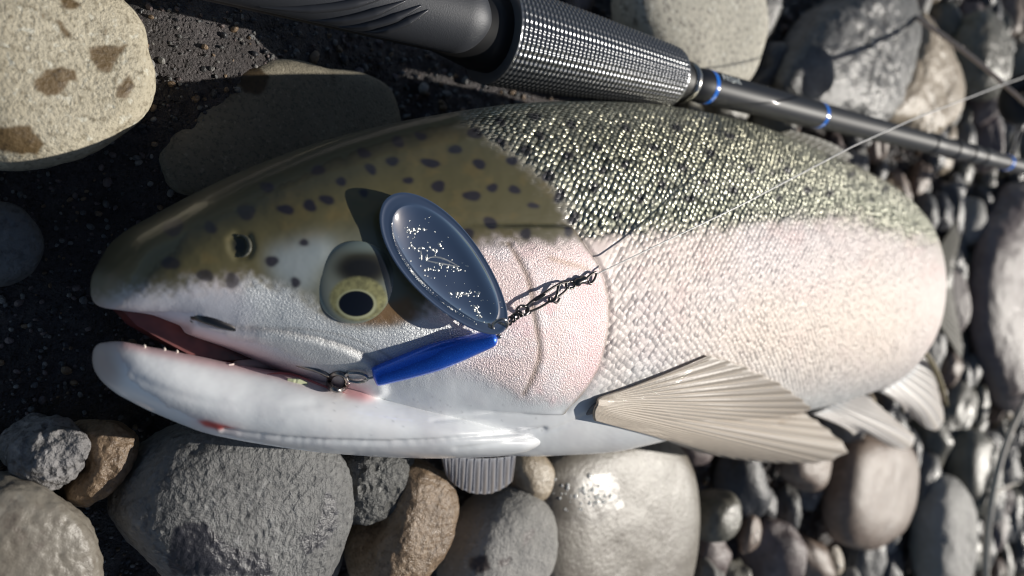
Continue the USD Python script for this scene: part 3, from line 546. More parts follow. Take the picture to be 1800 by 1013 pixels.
fin('pelvic_fin', [(1545, 688), (1570, 672), (1600, 650), (1616, 625)], [(1590, 725), (1625, 750), (1645, 756), (1656, 744), (1654, 710), (1645, 670), (1632, 635)],
    [0.046, 0.048, 0.051, 0.054], [0.044, 0.043, 0.043, 0.043, 0.044, 0.047, 0.051], 9, FINW, curve=0.004, parent=trout, ray_r=0.0006, thick=0.0022)
fin('pectoral_fin', [(775, 800), (820, 805), (870, 805), (905, 800)], [(782, 832), (815, 862), (858, 868), (900, 846)], 0.030, 0.024, 10, (col(176, 178, 186), col(150, 140, 132), col(188, 190, 196), col(184, 184, 190)), parent=trout, ray_r=0.0004)
fin('dorsal_fin', [(1360, 236), (1400, 252), (1440, 268), (1480, 285)], [(1390, 228), (1430, 240), (1470, 256), (1500, 276)], 0.056, 0.058, 10, (col(92, 90, 70), col(70, 68, 52), col(80, 80, 62), col(104, 102, 84)), parent=trout, ray_r=0.0005)
# caudal fin, beyond the bend of the body
pth = lambda pts, z: [tuple(map(float, proj(np.array([x, y, z])))) for x, y in pts]
fin('tail_fin', pth([(0.710, -0.019), (0.713, 0.0), (0.710, 0.022)], 0.010), pth([(0.81, -0.066), (0.80, -0.03), (0.785, 0.002), (0.80, 0.036), (0.81, 0.070)], 0.006), 0.010, 0.006, 18,
    (col(84, 80, 58), col(60, 56, 40), col(74, 70, 52), col(92, 88, 66)), parent=trout, ray_r=0.0006, thick=0.0025)

# ------------------------------------------------------------------ ground
def ground_z(X, Y):
    p = np.stack([X, Y, np.zeros_like(X)], -1)
    z = -0.014 + 0.010 * (meshkit.fbm(p * 22, 4, 3) - 0.5) * 2 + 0.0035 * (meshkit.fbm(p * 260, 2, 4) - 0.5)
    S = at(320, 110, 0.004); bank = np.exp(-(((X - S[0]) / 0.05) ** 2 + ((Y - S[1]) / 0.05) ** 2))
    L = at(90, 560, 0.0); bank2 = np.exp(-(((X - L[0]) / 0.045) ** 2 + ((Y - L[1]) / 0.05) ** 2))
    z = z * (1 - 0.75 * np.maximum(bank, bank2 * 0.8)) + 0.013 * bank + 0.002 * bank2
    return z + 0.0022 * (meshkit.fbm(p * 620, 2, 6) - 0.5) * np.maximum(bank, bank2)
def lines(lo, hi, step, far):
    out = [float(v) for v in np.arange(lo, hi + step / 2, step)]; s = step
    while out[-1] < far: s *= 1.5; out.append(out[-1] + s)
    s = step
    while out[0] > -far: s *= 1.5; out.insert(0, out[0] - s)
    return np.array(out)
gx, gy = lines(-0.02, 0.36, 0.0012, 80), lines(-0.17, 0.17, 0.0012, 80)
GX, GY = np.meshgrid(gx, gy, indexing='ij'); GZ = ground_z(GX, GY)
g = trimesh.Trimesh(np.stack([GX, GY, GZ], -1).reshape(-1, 3), grid_faces(len(gx), len(gy)), process=False)
tag(obj('ground', g, SAND), kind='structure')

# ------------------------------------------------------------------ stones traced from the photograph, each a rounded solid
SPHERES = {}
for k_ in (5, 6):
    i_ = trimesh.creation.icosphere(k_, 1.0); SPHERES[k_] = (np.array(i_.vertices), np.array(i_.faces))
def stone(name, label, poly, zm, h, mat_, cat='stone', group=None, seed=0, lump=0.05, flat=0.55, wet=(), tilt=(0, 0), rough=0.0, wetz=None, n=180, m=64, fine=0.0):
    P = at([p[0] for p in poly], [p[1] for p in poly], zm)[:, :2]; c = P.mean(0)
    for _ in range(3): 
        a = np.unwrap(np.sort(np.arctan2(*(P - c).T[::-1])))
        r = np.linalg.norm(P - c, axis=1); w = r * r; c = c + ((P - c) * 0).mean(0)
    o = np.argsort(np.arctan2(P[:, 1] - c[1], P[:, 0] - c[0])); A = np.arctan2(P[o, 1] - c[1], P[o, 0] - c[0]); R = np.linalg.norm(P[o] - c, axis=1)
    keep = np.concatenate([[True], np.diff(A) > 1e-3]); A, R = A[keep], R[keep]
    A3, R3 = np.concatenate([A - 2 * np.pi, A, A + 2 * np.pi]), np.concatenate([R, R, R])
    th = np.linspace(0, 2 * np.pi, 360, endpoint=False) - np.pi; rad = gaussian_filter(PchipInterpolator(A3, R3)(th), 3, mode='wrap'); rm = rad.mean()
    soft = gaussian_filter(rad, 18, mode='wrap'); softer = gaussian_filter(rad, 50, mode='wrap')
    u, f = SPHERES[6 if n > 200 else 5]; k = np.hypot(u[:, 0], u[:, 1]); t = np.arctan2(u[:, 1], u[:, 0])
    per = lambda R_: np.interp(t, np.concatenate([th, [np.pi]]), np.concatenate([R_, R_[:1]]))
    rr = per(rad) * k ** 4 + (1 - k ** 4) * (per(soft) * k ** 2 + per(softer) * (1 - k ** 2)); rr = rr * k
    up = np.maximum(1 - k ** (2 / flat), 0) ** 0.4 * np.sign(u[:, 2]); 
    v = np.stack([c[0] + rr * np.cos(t), c[1] + rr * np.sin(t), zm + up * np.where(u[:, 2] > 0, h[0], h[1])], -1)
    v[:, 2] += (v[:, 0] - c[0]) * tilt[0] + (v[:, 1] - c[1]) * tilt[1]
    cen = np.array([c[0], c[1], zm]); dirs = v - cen; size = float(rm); q = v + seed * 1.37
    amp = lump * size * (meshkit.fbm(q / (size * 0.55), 3, seed) - 0.5) * 2 + rough * (meshkit.fbm(q / 0.006, 3, seed + 1) - 0.5) + fine * (meshkit.fbm(q / 0.0016, 2, seed + 2) - 0.5)
    nv = np.stack([dirs[:, 0] / size, dirs[:, 1] / size, dirs[:, 2] / max(h)], -1); nv /= np.linalg.norm(nv, axis=1, keepdims=True) + 1e-9
    v = v + nv * amp[:, None]
    mesh_ = outward(trimesh.Trimesh(v, f, process=False))
    wv = np.zeros(len(v))
    if len(wet):
        im = board(wet, 1.6); px, py = proj(v); k = meshkit.fbm(v / 0.003, 3, 9) - 0.5; k2 = meshkit.fbm(v / 0.003 + 9, 3, 10) - 0.5
        wv = look_up(im, px + k * 16, py + k2 * 16) * (v[:, 2] > zm - 0.3 * h[1])
    s = obj(name, mesh_, mat_, prim={'wet': np.repeat(wv[:, None], 3, 1)})
    tag(s, label, cat, group)
    return s
stone('river_stone', 'large cream stone with brown wet patches, in the sun beside the dark sand', [(-90, -60), (60, -70), (150, -30), (215, 15), (243, 55), (250, 100), (262, 165), (248, 205), (200, 245), (150, 275), (80, 293), (0, 292), (-70, 260), (-110, 120)], 0.022, (0.012, 0.03), STONE['cream'], seed=1, lump=0.02, flat=0.4, rough=0.0005, fine=0.00035, n=300, m=110,
      wet=[[(62, 140), (75, 124), (105, 115), (132, 122), (136, 145), (120, 140), (108, 160), (85, 172), (68, 160)], [(157, 85), (180, 78), (228, 78), (210, 95), (195, 128), (172, 125), (158, 105)], [(98, 35), (108, 40), (125, 68), (112, 65)], [(208, 152), (225, 135), (234, 150), (222, 175), (207, 170)], [(0, 222), (50, 225), (80, 255), (65, 270), (0, 268), (-40, 250)], [(100, -5), (120, -4), (140, 12), (132, 20), (112, 12)], [(72, 22), (80, 26), (76, 34)], [(184, 46), (190, 50), (187, 60)]])
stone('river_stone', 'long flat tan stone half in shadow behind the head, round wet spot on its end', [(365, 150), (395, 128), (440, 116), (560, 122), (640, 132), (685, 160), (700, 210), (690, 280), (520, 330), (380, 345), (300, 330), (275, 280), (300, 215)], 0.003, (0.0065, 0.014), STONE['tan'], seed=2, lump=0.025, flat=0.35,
      wet=[[(415, 132), (428, 115), (455, 114), (472, 130), (470, 155), (452, 166), (430, 160), (416, 150)], [(583, 128), (588, 128), (592, 145), (587, 144)], [(385, 145), (405, 128), (415, 130), (412, 160), (390, 165)]])
stone('river_stone', 'dark rounded stone in the shadow at the left edge', [(-60, 370), (20, 360), (62, 400), (68, 450), (40, 490), (-60, 490)], 0.006, (0.008, 0.012), STONE['dark_grey'], seed=3)
stone('river_stone', 'small rough grey stone at the lower left beside a brown one', [(14, 775), (50, 748), (95, 736), (132, 750), (143, 785), (135, 812), (112, 838), (85, 848), (40, 845), (16, 826)], 0.010, (0.013, 0.014), STONE['rough_grey'], seed=4, lump=0.07, rough=0.004, fine=0.001)
stone('river_stone', 'small angular brown stone between the rough grey stone and the trout jaw', [(143, 748), (190, 740), (228, 750), (236, 772), (222, 800), (195, 835), (165, 872), (130, 886), (104, 874), (112, 852), (140, 815), (136, 775)], 0.008, (0.012, 0.014), STONE['brown'], seed=5, lump=0.08, rough=0.003, fine=0.0006)
stone('river_stone', 'rounded grey and tan stone filling the bottom left corner', [(-80, 860), (0, 838), (60, 846), (115, 880), (152, 930), (168, 990), (165, 1060), (80, 1110), (-60, 1110), (-110, 980)], 0.018, (0.014, 0.025), STONE['taupe'], seed=6, lump=0.03, flat=0.5, rough=0.0012, fine=0.0007)
stone('river_stone', 'big dark grey stone under the lower jaw with a wet black stain', [(207, 900), (222, 850), (262, 795), (320, 755), (420, 735), (520, 750), (575, 780), (602, 830), (606, 885), (590, 950), (560, 1015), (480, 1075), (380, 1070), (290, 1010), (235, 955)], 0.018, (0.015, 0.026), STONE['dark_grey'], seed=7, lump=0.03, flat=0.5, rough=0.0012, fine=0.0007, n=300, m=110,
      wet=[[(572, 868), (582, 862), (596, 900), (590, 930), (565, 965), (535, 978), (524, 945), (550, 935), (565, 910)], [(300, 930), (360, 915), (400, 960), (470, 970), (480, 1013), (300, 1010)]])
stone('river_stone', 'black pitted stone just below the belly between the dark grey and brown stones', [(592, 800), (650, 790), (706, 800), (712, 830), (690, 865), (655, 900), (615, 920), (595, 915), (585, 860)], 0.010, (0.012, 0.016), STONE['pitted'], seed=8, lump=0.06, rough=0.004, fine=0.001)
stone('river_stone', 'wet brown knobbly stone right of the black pitted stone', [(690, 815), (725, 805), (768, 825), (784, 860), (775, 905), (762, 950), (735, 1000), (700, 1040), (650, 1050), (632, 1010), (636, 960), (660, 910), (672, 860)], 0.012, (0.014, 0.016), STONE['brown'], seed=9, lump=0.06, rough=0.002, fine=0.0006)
stone('river_stone', 'grey stone with two dark wet dots beside the brown knobbly stone', [(868, 868), (900, 855), (938, 872), (962, 905), (958, 970), (940, 1020), (905, 1075), (830, 1080), (790, 1040), (795, 985), (815, 935), (840, 895)], 0.012, (0.013, 0.016), STONE['grey'], seed=10, lump=0.035, flat=0.5, rough=0.0012, fine=0.0005,
      wet=[[(826, 980), (845, 972), (862, 985), (860, 1003), (840, 1010), (825, 998)], [(876, 987), (890, 980), (897, 988), (880, 998)], [(925, 935), (938, 930), (936, 945), (918, 962)]])
stone('river_stone', 'pale brown stone tucked against the belly beside the hidden fin', [(880, 800), (940, 798), (952, 830), (948, 865), (925, 880), (898, 868), (888, 840)], 0.010, (0.012, 0.012), STONE['buff'], seed=11, lump=0.04)
stone('river_stone', 'large smooth grey-brown flat stone with a cluster of water drops', [(948, 830), (990, 790), (1080, 760), (1170, 765), (1206, 815), (1218, 880), (1217, 950), (1205, 1020), (1150, 1090), (1040, 1110), (960, 1080), (944, 1000), (946, 900)], 0.016, (0.010, 0.022), STONE['taupe'], seed=12, lump=0.02, flat=0.4, rough=0.0004, n=260, m=90,
      wet=[[(960, 870), (1000, 835), (1080, 835), (1095, 890), (1050, 925), (970, 915)]])
stone('river_stone', 'pale speckled stone behind the woven grip', [(1105, -20), (1180, -60), (1290, -60), (1330, 0), (1335, 40), (1322, 95), (1306, 138), (1250, 160), (1190, 140), (1140, 90), (1112, 30)], 0.020, (0.013, 0.024), STONE['pale_speckled'], seed=13, lump=0.03, flat=0.42, rough=0.0006, fine=0.0004)
stone('river_stone', 'rough grey boulder beyond the rod, shadowed on its left', [(1375, 120), (1420, 50), (1480, 0), (1540, -30), (1590, -20), (1605, 40), (1590, 110), (1560, 185), (1480, 215), (1410, 190), (1365, 150)], 0.020, (0.018, 0.024), STONE['mid_grey'], seed=14, lump=0.05, flat=0.6, rough=0.005, fine=0.001)
stone('river_stone', 'orange-buff wedge-shaped stone between the grey boulder and the straw', [(1604, 20), (1622, 60), (1655, 100), (1680, 150), (1672, 200), (1640, 228), (1585, 215), (1548, 200), (1575, 140), (1595, 80)], 0.018, (0.016, 0.02), STONE['buff'], seed=15, lump=0.06, rough=0.004)
stone('river_stone', 'dark smooth stone shaded behind the pale speckled stone', [(1330, 120), (1350, 75), (1372, 85), (1366, 150), (1340, 160), (1318, 150)], 0.006, (0.012, 0.012), STONE['black'], seed=16)
stone('river_stone', 'smooth reddish-brown stone right of the pectoral fin tip', [(1480, 800), (1530, 765), (1580, 775), (1600, 815), (1598, 865), (1582, 915), (1540, 952), (1500, 962), (1474, 945), (1466, 890), (1472, 840)], 0.014, (0.015, 0.02), STONE['redbrown'], seed=17, lump=0.035, flat=0.5)
stone('river_stone', 'small olive stone with a bright wet top below the fin', [(1225, 920), (1255, 868), (1275, 865), (1279, 905), (1262, 940), (1236, 948)], 0.010, (0.012, 0.014), STONE['olive_grey'], seed=18)
stone('river_stone', 'brown pebble peeping out under the edge of the pectoral fin', [(1385, 820), (1420, 800), (1448, 808), (1440, 835), (1405, 850)], 0.012, (0.010, 0.014), STONE['redbrown'], seed=19)
stone('river_stone', 'broad mauve boulder at the right edge of the picture', [(1725, 420), (1760, 360), (1800, 320), (1860, 360), (1880, 480), (1860, 640), (1800, 720), (1750, 690), (1722, 600), (1715, 500)], 0.010, (0.030, 0.02), STONE['mauve'], seed=20, lump=0.06, flat=0.6, rough=0.004)
stone('river_stone', 'tall olive-grey stone below the straw near the top right', [(1700, 40), (1735, 50), (1755, 100), (1745, 150), (1715, 160), (1695, 110)], 0.016, (0.02, 0.02), STONE['olive_grey'], seed=21, lump=0.06, rough=0.003)
stone('river_stone', 'shield-shaped grey stone between the pelvic fins and the pale root', [(1690, 770), (1720, 770), (1738, 820), (1725, 880), (1700, 905), (1682, 850)], 0.014, (0.018, 0.018), STONE['olive_grey'], seed=22, lump=0.05)
stone('river_stone', 'long pale grey stone at the bottom right, left of the pale root', [(1640, 850), (1672, 840), (1688, 900), (1686, 980), (1672, 1050), (1640, 1050), (1626, 960)], 0.014, (0.018, 0.018), STONE['grey'], seed=23, lump=0.05, rough=0.002)

# ------------------------------------------------------------------ pebbles beyond, scattered by size
prs = random.Random(11); placed = []
for s_ in stage.GetPrimAtPath('/World').GetChildren():
    if s_.GetName().startswith('river_stone'):
        pts = np.array(UsdGeom.Mesh(s_).GetPointsAttr().Get()); a, b = pts.min(0), pts.max(0); cx, cy = (a + b)[:2] / 2
        placed.append((cx, cy, 0.42 * float(np.mean((b - a)[:2]))))
KINDS = [('mid_grey', 'grey'), ('olive_grey', 'olive-grey'), ('redbrown', 'reddish-brown'), ('mauve', 'mauve'), ('black', 'black'), ('buff', 'buff'), ('grey', 'pale grey')]
WEIGHT = [0.30, 0.2, 0.13, 0.12, 0.13, 0.05, 0.07]
def free(x, y, r, k=0.86):
    return all((x - a) ** 2 + (y - b) ** 2 > (k * (r + c)) ** 2 for a, b, c in placed)
def in_view(x, y, z=0.0, mx=80):
    px, py = proj(np.array([x, y, z])); return -mx < px < 1800 + mx and -mx < py < 1013 + mx
fish_cover = board([[(200, 440), (370, 345), (600, 260), (850, 200), (1190, 195), (1420, 268), (1560, 345), (1640, 470), (1630, 600), (1540, 680), (1420, 715), (1480, 785), (1400, 805), (1170, 770), (1000, 796), (700, 800), (450, 770), (250, 690), (190, 560)]])
def hidden(x, y): 
    q = proj(np.array([x, y, 0.012])); return look_up(fish_cover, np.array([q[0]]), np.array([q[1]]))[0] > 0.5
pebbles = []
tmpl = trimesh.creation.icosphere(3, 1.0); tv, tf = np.array(tmpl.vertices), np.array(tmpl.faces)
npeb = 0
for r, tries in ((0.021, 300), (0.017, 900), (0.013, 4000), (0.010, 6000), (0.0075, 6000)):
    for _ in range(tries):
        if npeb >= 285: break
        x, y = prs.uniform(0.02, 1.25), prs.uniform(-0.36, 0.36)
        if r > 0.0145 and x < 0.40: continue
        if r < 0.0125 and x > 0.75: continue
        if x < 0.28 and y > 0.02: continue
        if x < 0.10 and y > -0.07: continue
        if 0.06 < x < 0.56 and abs(y) < 0.047: continue
        if not in_view(x, y) or not free(x, y, r): continue
        if hidden(x, y): continue
        placed.append((x, y, r)); npeb += 1
        rr = r * prs.uniform(0.85, 1.2); sx, sy, sz = rr * prs.uniform(0.7, 0.95), rr * prs.uniform(1.0, 1.45), rr * prs.uniform(0.5, 0.85)
        ang = prs.uniform(-0.9, 0.9); sd = prs.randrange(10000)
        v = tv * [sx, sy, sz]; v = v * (1 + 0.62 * (meshkit.fbm(tv * 1.1 + sd * 0.77, 2, sd) - 0.5) + 0.16 * (meshkit.fbm(tv * 4 + sd, 2, sd) - 0.5))[:, None]
        ca, sa = math.cos(ang), math.sin(ang); tilt = prs.uniform(-0.3, 0.3)
        v = np.stack([v[:, 0] * ca - v[:, 1] * sa, v[:, 0] * sa + v[:, 1] * ca, v[:, 2] + v[:, 0] * tilt], -1)
        gz = float(ground_z(np.array([x]), np.array([y]))[0]); v = v + [x, y, gz + sz * 0.45 + prs.uniform(0, 0.006)]
        kk, word = prs.choices(KINDS, WEIGHT)[0]
        o = obj('pebble', trimesh.Trimesh(v, tf, process=False), STONE[kk], prim={'wet': np.zeros((len(v), 3))})
        qx, qy = proj(np.array([x, y, 0.01])); pebbles.append((o, word, rr, float(qx), float(qy)))
zone_of = lambda x, y: ('at the far right edge' if x > 1735 else 'above the rod at right' if y < 215 and x > 1050 else 'between the rod and the tail end' if y < 430 and x > 1050 else "past the trout's far end" if y < 690 and x > 1400 else 'near the pale root at the bottom right' if x > 1600 else 'below the pelvic fins' if x > 1440 else 'below the pectoral fin' if x > 1190 else 'along the bottom under the belly' if y > 700 else 'in the shade left of the head')
ORD = ['', 'second', 'third', 'fourth', 'fifth', 'sixth', 'seventh', 'eighth', 'ninth', 'tenth', 'eleventh', 'twelfth', 'thirteenth', 'fourteenth', 'fifteenth', 'sixteenth', 'seventeenth', 'eighteenth', 'nineteenth', 'twentieth']
fam = {}
for p_ in pebbles: fam.setdefault((p_[1], 'big' if p_[2] > 0.0155 else 'small', zone_of(p_[3], p_[4])), []).append(p_)
for (word, big, zone), ps in fam.items():
    ps.sort(key=lambda p: p[4]); half = (len(ps) + 1) // 2
    for k, p_ in enumerate(ps):
        where = '' if len(ps) == 1 else (f'{ORD[k]} from the top of the ' if k < half and k else 'topmost of the ' if k == 0 else 'lowest of the ' if k == len(ps) - 1 else f'{ORD[len(ps) - 1 - k]} from the bottom of the ')
        zone = zone.replace('near the pale root at the bottom right', 'near the pale root').replace('between the rod and the tail end', 'between rod and tail')
        lab = f'{big} {word} pebble {zone}' if not where else f'{where}{big} {word} pebbles {zone}'
        tag(p_[0], lab, 'pebble', f'{word} pebbles')
# fine gravel between the stones
gr = UsdGeom.PointInstancer.Define(stage, '/World/gravel'); tag(gr, 'coarse dark sand and fine gravel between the stones', 'gravel', kind='stuff')
protos = []
for k, mk in enumerate(('dark_grey', 'grey', 'brown', 'mauve', 'black')):
    vv = np.array(trimesh.creation.icosphere(1).vertices); vv = vv * (1 + 0.5 * (meshkit.fbm(vv * 1.3 + k * 5, 2, k) - 0.5))[:, None] * [1, 0.8, 0.65]
    usdkit.mesh(stage, f'/World/gravel/grain_{k:03d}', trimesh.Trimesh(vv, trimesh.creation.icosphere(1).faces, process=False), STONE[mk], smooth=False); protos.append(f'/World/gravel/grain_{k:03d}')
gr.CreatePrototypesRel().SetTargets(protos)
g_rng = np.random.default_rng(5); N = 60000
X, Y = g_rng.uniform(0.0, 1.0, N) ** 1.4 * 1.05 + 0.0, g_rng.uniform(-0.34, 0.34, N)
PX, PY = proj(np.stack([X, Y, 0 * X], -1)); ok = (PX > -60) & (PX < 1860) & (PY > -60) & (PY < 1073); X, Y = X[ok], Y[ok]
r = np.exp(g_rng.normal(-7.25, 0.42, len(X))) * (0.75 + 1.7 * X)
Z = ground_z(X, Y) + 0.3 * r
gr.CreatePositionsAttr(Vt.Vec3fArray.FromNumpy(np.stack([X, Y, Z], -1).astype(np.float32)))
gr.CreateScalesAttr(Vt.Vec3fArray.FromNumpy(np.repeat(r[:, None], 3, 1).astype(np.float32)))
gr.CreateProtoIndicesAttr(Vt.IntArray.FromNumpy(g_rng.choice(5, len(X), p=[.34, .18, .12, .22, .14]).astype(np.int32)))
qq = g_rng.normal(size=(len(X), 4)); qq /= np.linalg.norm(qq, axis=1, keepdims=True)
gr.CreateOrientationsAttr(Vt.QuathArray([Gf.Quath(*map(float, a)) for a in qq]))

# ------------------------------------------------------------------ the rod
R0, R1 = at(862, 58, 0.047), at(1785, 290, 0.100)
ax, sd, fc, L = frame_of(R0, R1); rp = lambda s, a=0.0, b=0.0: R0 + ax * s + sd * a + fc * b
def s_at(px):   # distance along the rod at which it crosses a pixel column
    s = np.linspace(-0.3, 0.6, 2000); P = R0 + s[:, None] * ax; q, _ = proj(P); ok = (P[:, 0] > -0.15); return float(np.interp(px, q[ok], s[ok]))
rod = new_thing('fishing_rod', 'black fishing rod with woven carbon grip and blue rings beside the back of the trout', 'fishing rod', tuple(R0))
sg1 = s_at(1172)
def weave(s, a):
    u, v = s / 0.00185, a / (2 * np.pi) * 44
    return 0.00030 * np.cos(np.pi * (u + v)) * np.cos(np.pi * (u - v)) * ss(0, 0.002, s) * (1 - ss(sg1 - 0.002, sg1, s))
prof = [(s, np.interp(s, [0, sg1 * 0.5, sg1], [0.0163, 0.0143, 0.0118])) for s in np.linspace(0.0, sg1, 420)]
obj('foregrip', outward(lathe(R0, R1, [(0.0, 0.0148)] + prof + [(sg1 + 0.0003, 0.0098)], 420, weave)), M_carbon, rod)
obj('seat_barrel', outward(lathe(R0, R1, [(-0.25, 0.0095), (-0.02, 0.0095), (-0.006, 0.0125), (0.0005, 0.0128)], 64)), M_black, rod)
# reel-seat hood: a rounded shell on the camera side of the barrel
def hood_mesh():
    s0, s1 = -0.20, s_at(826); ss_ = s1 - np.concatenate([np.linspace(0, 1, 40) ** 2 * 0.02, np.linspace(0.0205, s1 - s0, 60)])
    ang = np.linspace(0, 2 * np.pi, 90, endpoint=False); rows = []
    for s in ss_:
        e = np.clip((s1 - s) / 0.0105, 0, 1); k = math.sqrt(max(1e-6, 1 - (1 - e) ** 2)); grow = 1 + 0.9 * min(max((s1 - s - 0.015) / 0.05, 0), 1.6) * 0.0
        a_, b_ = 0.0112 * k * grow, 0.0088 * (0.35 + 0.65 * k)
        rows.append(R0 + ax * s + sd * (HO[0]) + fc * HO[1] + np.outer(np.cos(ang), sd) * a_ + np.outer(np.sin(ang), fc) * b_)
    v = np.array(rows); n, m = v.shape[:2]; f = grid_faces(n, m, True); c0, c1 = v[0].mean(0), v[-1].mean(0); v = np.concatenate([v.reshape(-1, 3), [c0, c1]])
    j = np.arange(m); k = (j + 1) % m; f = np.concatenate([f, np.stack([np.full(m, n * m), k, j], -1), np.stack([np.full(m, n * m + 1), (n - 1) * m + j, (n - 1) * m + k], -1)])
    return outward(trimesh.Trimesh(v, f, process=False))
HO = (0.0026 * (1 if sd[1] > 0 else -1), 0.0072)
hood = obj('seat_hood', hood_mesh(), M_rubber, rod)
sy = 1 if sd[1] > 0 else -1
for k, (x0, y0, x1, y1) in enumerate([(455, 12, 700, -14), (520, 34, 712, 2), (575, 46, 740, 10), (610, 56, 752, 18)]):
    pts = []
    for t in np.linspace(0, 1, 10):
        X_, Y_ = x0 + (x1 - x0) * t, y0 + (y1 - y0) * t + 14 * math.sin(math.pi * t)
        for z in np.linspace(0.105, 0.01, 700):     # where the ray meets the hood
            P = at(X_, Y_, z); d_ = P - R0; a_, b_ = d_ @ sd - HO[0], d_ @ fc - HO[1]
            if (a_ / 0.0112) ** 2 + (b_ / 0.0088) ** 2 <= 1: pts.append(P); break
    if len(pts) > 4: obj('hood_rib', tube(pts, [0.0002, 0.0013, 0.0014, 0.0003], 10), M_emb, rod)
sa, sb, sc_, sd_, se = s_at(1186), s_at(1205), s_at(1236), s_at(1436), s_at(1766)
obj('grip_cap', outward(lathe(R0, R1, [(sg1 - 0.001, 0.0085), (sg1 + 0.0015, 0.0082), (sb - 0.0012, 0.0073), (sb, 0.0070)], 64)), M_black, rod)
obj('winding_check', outward(lathe(R0, R1, [(sb - 0.0016, 0.0070), (sb - 0.0016, 0.0081), (sb + 0.0006, 0.0080), (sb + 0.002, 0.0068), (sb + 0.002, 0.0060)], 64)), M_check, rod)
br = lambda s: float(np.interp(s, [sb, sd_, se, se + 0.9], [0.00700, 0.0061, 0.0050, 0.0030]))
obj('blank', outward(lathe(R0, R1, [(sb - 0.001, 0.0062), (sc_, br(sc_)), (sd_, br(sd_))], 48)), M_blank, rod)
obj('blank', outward(lathe(R0, R1, [(sd_ + 0.0002, br(sd_) - 0.0003), (se, br(se) - 0.0003), (se + 0.6, 0.0022)], 48)), M_blank2, rod)
def partial_ring(s0, w, name, a0, a1):
    """a painted ring, whole round the blank"""
    obj(name, outward(lathe(R0, R1, [(s0, br(s0)), (s0, br(s0) + 0.0001), (s0 + w, br(s0) + 0.0001), (s0 + w, br(s0))], 48)), M_blue, rod)
partial_ring(sc_, 0.0022, 'blue_ring', 0, 0); partial_ring(sd_ - 0.0012, 0.0024, 'blue_ring', 0, 0); partial_ring(se, 0.0032, 'blue_ring', 0, 0)
obj('blue_ring', outward(lathe(R0, R1, [(sg1 + 0.0012, 0.0084), (sg1 + 0.0012, 0.0087), (sg1 + 0.0026, 0.0083), (sg1 + 0.0026, 0.0078)], 64)), M_blue, rod)
for k, px_ in enumerate((1632, 1672, 1700, 1722)):
    s = s_at(px_); obj('thread_wrap', outward(lathe(R0, R1, [(s, br(s) - 0.0003), (s + 0.001, br(s) + 0.0003), (s + 0.010, br(s) + 0.0003), (s + 0.011, br(s) - 0.0003)], 48)), M_blank, rod)
# small white lettering on the blank (illegible in the photograph): letter-like strokes
lt0, lt1 = s_at(1249), s_at(1282); a_l = math.radians(50)
def on_blank(s, a, h=0.0001): 
    r_ = br(s) + h; return R0 + ax * s + (sd * sy * math.sin(a) + fc * math.cos(a)) * r_
glyphs = [[(0, 0, 0, 1), (0, 1, .7, 1), (0, .5, .6, .5)], [(0, 0, 0, 1), (0, 1, .6, .8), (0, .5, .6, .8), (.2, .5, .7, 0)], [(.1, 0, .1, 1), (.1, 0, .7, 0), (.7, 0, .7, 1), (.1, 1, .7, 1)], [(0, 0, .35, 1), (.35, 1, .7, 0), (.15, .4, .55, .4)], [(.1, 0, .1, 1), (.1, 1, .7, .9), (.7, .9, .1, .5), (.1, .5, .7, 0)]]
for k, gph in enumerate(glyphs):
    w = (lt1 - lt0) / 5; parts = []
    for x0, y0, x1, y1 in gph:
        p = [on_blank(lt0 + w * (k + 0.9 * (x0 + (x1 - x0) * t)), a_l + math.radians(-11 + 22 * (y0 + (y1 - y0) * t))) for t in (0, .5, 1)]
        parts.append(tube(p, 0.00030, 6))
    obj('letter', trimesh.util.concatenate(parts), M_letters, rod)
# guide: dark ring on two wire legs
GC = at(1797, 174, 0.112); gn = np.array([-0.8, 0.05, 0.55])
gring = obj('guide_ring', torus(GC, gn, 0.0098, 0.0062, sides=16, seg=64, squash=(0.8, 1.0)), M_black, rod)
for s, off in ((s_at(1768), (-0.004, -0.009, 0.0)), (s_at(1775), (0.004, -0.009, 0.0))):
    obj('guide_leg', tube([rp(s, 0, 0) + [0, br(s) * 0.8, 0.001], (rp(s) + GC + np.array(off)) / 2 + [0.002, 0, 0], GC + np.array(off) * 1.1], 0.0007, 8), M_dark_steel, rod)

# ------------------------------------------------------------------ the spinner in the trout's mouth
lure = new_thing('spinner_lure', 'spinner lure with blue body, oval silver blade and hook in the mouth of the trout', 'fishing lure', tuple(on_fish(760, 635)))
B0, B1 = over_fish(655, 664, 0.0048), over_fish(872, 593, 0.0048)
lb = np.linalg.norm(B1 - B0)
pf = [(0, 0.0), (0.0001, 0.0018), (0.0006, 0.0024), (lb * .12, 0.0028), (lb * .35, 0.0034), (lb * .5, 0.0036), (lb * .65, 0.0033), (lb * .85, 0.0026), (lb * .97, 0.0021), (lb, 0.0012)]
obj('lure_body', outward(lathe(B0, B1, np.stack([np.linspace(0, lb, 80), PchipInterpolator([p[0] for p in pf], [p[1] for p in pf])(np.linspace(0, lb, 80))], -1), 48)), M_lure, lure)
obj('bead', trimesh.creation.icosphere(3, 0.0007).apply_translation(B1 + (B1 - B0) / lb * 0.0008), M_steel, lure)
